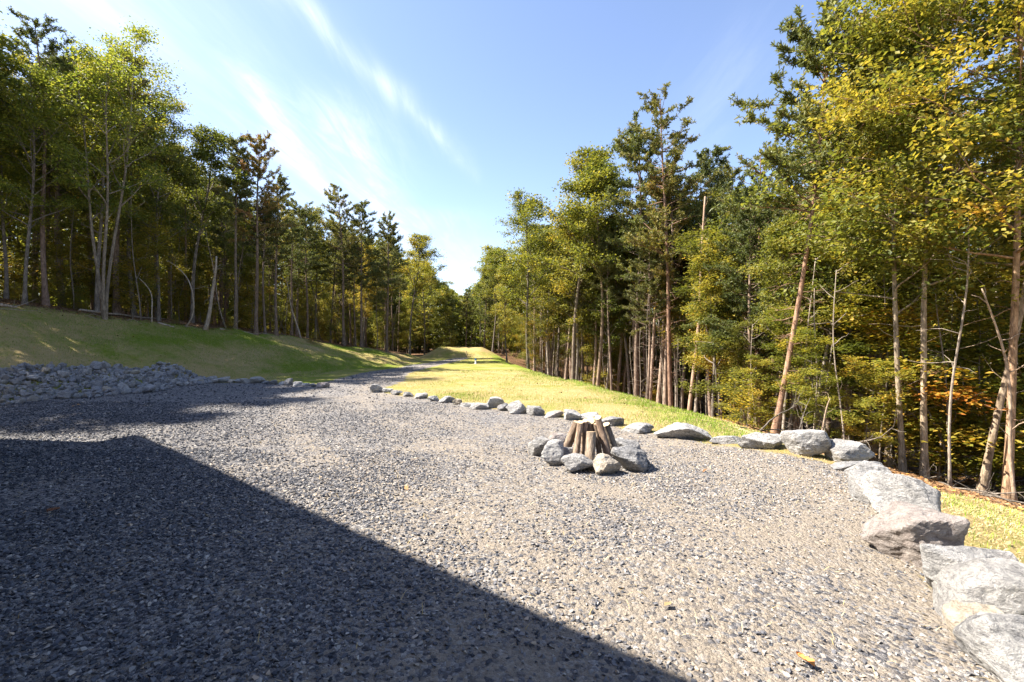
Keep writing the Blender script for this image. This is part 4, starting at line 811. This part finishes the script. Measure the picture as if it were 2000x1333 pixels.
# fallen wood
def fallen(p, q_, rad, seed, label, group=None, mt_=None, twigs=6):
    r = np.random.default_rng(seed); a = np.array(hit(*p, 2., 30.)); b = np.array(hit(*q_, 2., 31.)); mb = MB(); t = np.linspace(0, 1, 12)[:, None]; P = a + (b - a) * t; P[:, 2] = ground_z(P[:, 0], P[:, 1]) * .35 + P[:, 2] * .65 + rad * .8
    c = P[0].copy(); mb.tube(P - c + r.normal(0, rad * .25, P.shape), np.linspace(rad, rad * .5, 12), 8, rough=.05, rng=r)
    for k in range(twigs): branch(mb, r, at(P - c, r.uniform(.2, 1)), r.normal(0, 1, 3) * np.array([1, 1, .3]) + np.array([0, 0, .3]), r.uniform(.3, .9), .014, 4, 0, .2, 4)
    return tag(link('fallen_log', mb.mesh('fallen_log', mt_ or M_snag, True), None, tuple(c)), label, 'fallen trunk', group)
fallen((155, 611), (385, 629), .055, 1, 'long pale fallen trunk lying along the top of the left bank')
fallen((308, 630), (340, 639), .05, 2, 'short pale broken log lying below the long fallen trunk', twigs=1)
fallen((430, 643), (495, 652), .05, 3, 'thin fallen trunk at the feet of the left pines')
fallen((2, 600), (32, 606), .06, 4, 'grey log lying at the left edge on the bank top', twigs=2)
# brush heap and loose branches on the right wood's floor
r = np.random.default_rng(5)
for k in range(34):
    px = r.uniform(1420, 1990); x = None; d = r.uniform(9.5, 15); x, y = (px - 1000) / FPX * d, d; z = gz(x, y); mb = MB(); a_ = r.uniform(0, 6.28); Ln = r.uniform(.7, 2.4)
    P = branch(mb, r, (0, 0, .03), (math.cos(a_), math.sin(a_), r.uniform(0, .5)), Ln, r.uniform(.012, .03), 7, -.03, .13, 5)
    for q in range(7): branch(mb, r, at(P, r.uniform(.25, 1)), P[-1] - P[0] + r.normal(0, .8, 3), Ln * r.uniform(.15, .4), .007, 4, 0, .2, 3)
    tag(link('fallen_branch', mb.mesh('fallen_branch', M_bark, True), None, (x, y, z)), 'bare grey branch lying in the brush under the right wood', 'branch', 'branches in the right brush')
for k in range(16):
    px = r.uniform(0, 600); x, y, z = hit(px, np.interp(px, [0, 400, 640], [604, 640, 670])); mb = MB()
    if y > 34: continue
    a_ = r.uniform(-.6, .6) + (3.14 if r.uniform() < .5 else 0); P = branch(mb, r, (0, 0, .03), (math.cos(a_), math.sin(a_), .05), r.uniform(.5, 1.5), .016, 6, -.02, .1, 4)
    for q in range(3): branch(mb, r, at(P, r.uniform(.3, 1)), P[-1] - P[0] + r.normal(0, .5, 3), .3, .006, 3, 0, .2, 3)
    tag(link('fallen_branch', mb.mesh('fallen_branch', M_snag, True), None, (x, y, z)), 'bare branch lying on the crest of the left bank', 'branch', 'branches on the left bank')

# ------------------------------------------------------------------ small things
def plain(name, c, rough=.5):
    m = mat(name); t = NT(m); t.bsdf(t.mix(t.noise(t.pos(obj=True), 30, 4, .6), tuple(q * .85 for q in c), c), rough); return m
M_white = plain('white_paint', (.75, .77, .78)); M_blue = plain('blue_cap', (.05, .25, .55)); M_stake = plain('raw_stake', (.5, .38, .24), .8)
x, y, z = hit(929, 711); wp = bpy.data.objects.new('yard_hydrant', None); C.objects.link(wp); wp.location = (x, y, z); tag(wp, 'small white standpipe with a blue cap standing on the far lawn', 'hydrant')
mb = MB(); zz_ = [0, .03, .031, .26, .27]; mb.tube([(0, 0, q) for q in zz_], [.10, .10, .055, .055, .05], 16); link('pipe', mb.mesh('pipe', M_white, True), wp)
mb = MB(); mb.tube([(0, 0, .27), (0, 0, .30), (0, 0, .35), (0, 0, .37)], [.075, .08, .075, .03], 16); link('cap', mb.mesh('cap', M_blue, True), wp)
mb = MB(); mb.tube([(0, -.05, .2), (0, -.11, .19)], [.025, .025], 10); link('spout', mb.mesh('spout', M_white, True), wp)
x, y, z = hit(911, 698); mb = MB(); mb.tube([(0, 0, -.05), (0, 0, .55), (0, 0, .6)], [.045, .045, .03], 4); tag(link('wooden_stake', mb.mesh('wooden_stake', M_stake), None, (x, y, z)), 'pale wooden stake in front of the far earth berm', 'stake')
def leaf_on_gravel(px, py, s_, rz, lab, mtc):
    x, y, z = hit(px, py); g = np.linspace(-1, 1, 9); w_ = np.sqrt(np.clip(1 - g ** 2, 0, 1)) * .3 * (1 + .25 * np.cos(g * 14)); Vv = []
    for a_, b_ in zip(g, w_): Vv += [(a_ * s_ * .5, -b_ * s_, .035 + .02 * a_ * a_ * s_ * 10), (a_ * s_ * .5, 0, .028 + .01 * a_), (a_ * s_ * .5, b_ * s_, .045)]
    F_ = [(3 * i + j, 3 * i + j + 1, 3 * i + j + 4, 3 * i + j + 3) for i in range(8) for j in (0, 1)]
    o = link('fallen_leaf', mesh_np('fallen_leaf', Vv, [F_], mtc, {'tint': np.full(27, .5)}), None, (x, y, z)); o.rotation_euler = (0, 0, rz); tag(o, lab, 'leaf')
M_oleaf = plain('dry_leaf', (.55, .25, .08), .7); M_bleaf = plain('brown_leaf', (.22, .10, .05), .7)
leaf_on_gravel(1573, 1300, .085, 2.2, 'curled orange leaf on the sunlit gravel near the bottom edge', M_oleaf)
leaf_on_gravel(104, 1003, .10, .3, 'brown dry leaf on the shaded gravel at left', M_bleaf)
x, y, z = hit(1768, 1066); mb = MB(); mb.tube([(-.16, .10, .03), (-.02, .01, .035), (.13, -.09, .03)], [.02, .017, .01], 5, rough=.2, rng=np.random.default_rng(1)); tag(link('wood_splinter', mb.mesh('wood_splinter', M_snag), None, (x, y, z)), 'splintered brown stick lying against the pinkish boulder', 'stick')
r = np.random.default_rng(51); n = 5200; y = np.sqrt(r.uniform(2.2 ** 2, 26 ** 2, n)); x = r.uniform(-1.1, 1.1, n) * y; gsd_ = np.maximum(sd_poly(x, y, PAD), sd_drive(x, y)); near = np.exp(-np.abs(x - itp(y, WOODR)) / 3) + .8 * np.exp(-np.abs(x - itp(y, TOP)) / 2.5)
k = r.uniform(0, 1, n) < np.where(gsd_ > 0, .008, .05 + near); x, y = x[k], y[k]; n = len(x)
V, F = leaf_quads(np.stack([x, y, ground_z(x, y) + .03], -1), .075, 1.2, r)
tag(link('blown_leaves', mesh_np('blown_leaves', V, [F], M_litter, {'tint': np.repeat(np.clip(r.normal(.6, .25, n), 0, 1), 4)})), 'brown and orange leaves blown over the lawn and gravel', 'leaf litter', kind='stuff')
# dry stems of straw blown over the gravel
n = 2600; r = np.random.default_rng(41); y = np.sqrt(r.uniform(2.2 ** 2, 9 ** 2, n)); x = r.uniform(-1.1, 1.1, n) * y; k = (sd_poly(x, y, PAD) > .05) & (r.uniform(0, 1, n) < .25 + .6 * np.clip((x + 2) / 5, 0, 1)); x, y = x[k], y[k]; n = len(x)
V, F4, F3, A = blades(x, y, r.uniform(.03, .12, n), r.uniform(.0012, .0025, n), r.uniform(1.25, 1.52, n), np.clip(r.normal(.6, .2, n), 0, 1), 49); V[:, 2] += .018
tag(link('loose_straw', mesh_np('loose_straw', V, [F4, F3], M_strawb, {'tint': A})), 'scattered straw stems blown across the gravel', 'straw', kind='stuff')

# ------------------------------------------------------------------ the house beside the camera (outside the frame; it throws the long straight shadow)
def siding():
    m = mat('siding'); t = NT(m); P = t.pos(obj=True); wv = t.n('ShaderNodeTexWave', bands_direction='Z'); wv.inputs['Scale'].default_value = 1.6; t.l(P, wv.inputs[0]); t.bsdf(t.mix(t.noise(P, 3, 4), (.20, .17, .14), (.26, .22, .18)), .7, wv.outputs[1], .6, .02); return m
HE = 6.0; reach = HE / math.tan(R(SUN_EL)); lx, ly = SUN_DX / hn, SUN_DY / hn
hs = hit(275, 851)[:2]; he = hit(1362, 1333)[:2]; c0 = Vector((hs[0] - reach * lx, hs[1] - reach * ly)); dr = Vector((he[0] - hs[0], he[1] - hs[1])).normalized()
hroot = bpy.data.objects.new('house', None); C.objects.link(hroot); hroot.location = (c0.x, c0.y, 0); hroot.rotation_euler = (0, 0, math.atan2(dr.y, dr.x)); tag(hroot, 'two storey cabin whose straight eave throws its shadow over the gravel', 'house')
LH, WH, OV = 19., 8., .4
# local frame: x along the eave, y to the left of it (the house lies on the negative side)
M_side = siding(); M_roof = plain('metal_roof', (.12, .13, .14), .45); M_trim = plain('trim', (.6, .58, .54)); M_glass = plain('window_glass', (.05, .07, .09), .08)
mb = MB(); mb.box(OV, LH - OV, -WH + OV, -OV, -.3, HE - .12); link('wall', mb.mesh('wall', M_side), hroot)
mb = MB(); rz_ = HE + 1.5; th = .14
for (ya, za, yb, zb) in ((0, HE, -WH / 2, rz_), (-WH / 2, rz_, -WH, HE)):
    Vv = [(0, ya, za), (LH, ya, za), (LH, yb, zb), (0, yb, zb), (0, ya, za - th), (LH, ya, za - th), (LH, yb, zb - th), (0, yb, zb - th)]
    mb.add(Vv, [(0, 1, 2, 3), (7, 6, 5, 4), (0, 4, 5, 1), (2, 6, 7, 3), (1, 5, 6, 2), (0, 3, 7, 4)])
link('roof', mb.mesh('roof', M_roof), hroot)
for xe in (OV, LH - OV):
    mb = MB(); mb.add([(xe, -OV, HE - .12), (xe, -WH + OV, HE - .12), (xe, -WH / 2, rz_ - .16)], [(0, 1, 2)]); link('gable', mb.mesh('gable', M_side), hroot)
for k in range(5):
    for zb in (.9, 3.7):
        mb = MB(); x0 = 1.6 + k * 3.5; mb.box(x0 - .08, x0 + 1.18, -OV + .002, -OV + .05, zb - .08, zb + 1.48); fr = link('window', mb.mesh('window', M_trim), hroot)
        mb = MB(); mb.box(x0, x0 + 1.1, -OV + .052, -OV + .06, zb, zb + 1.4); link('pane', mb.mesh('pane', M_glass), fr)
print('objects', len(bpy.data.objects))
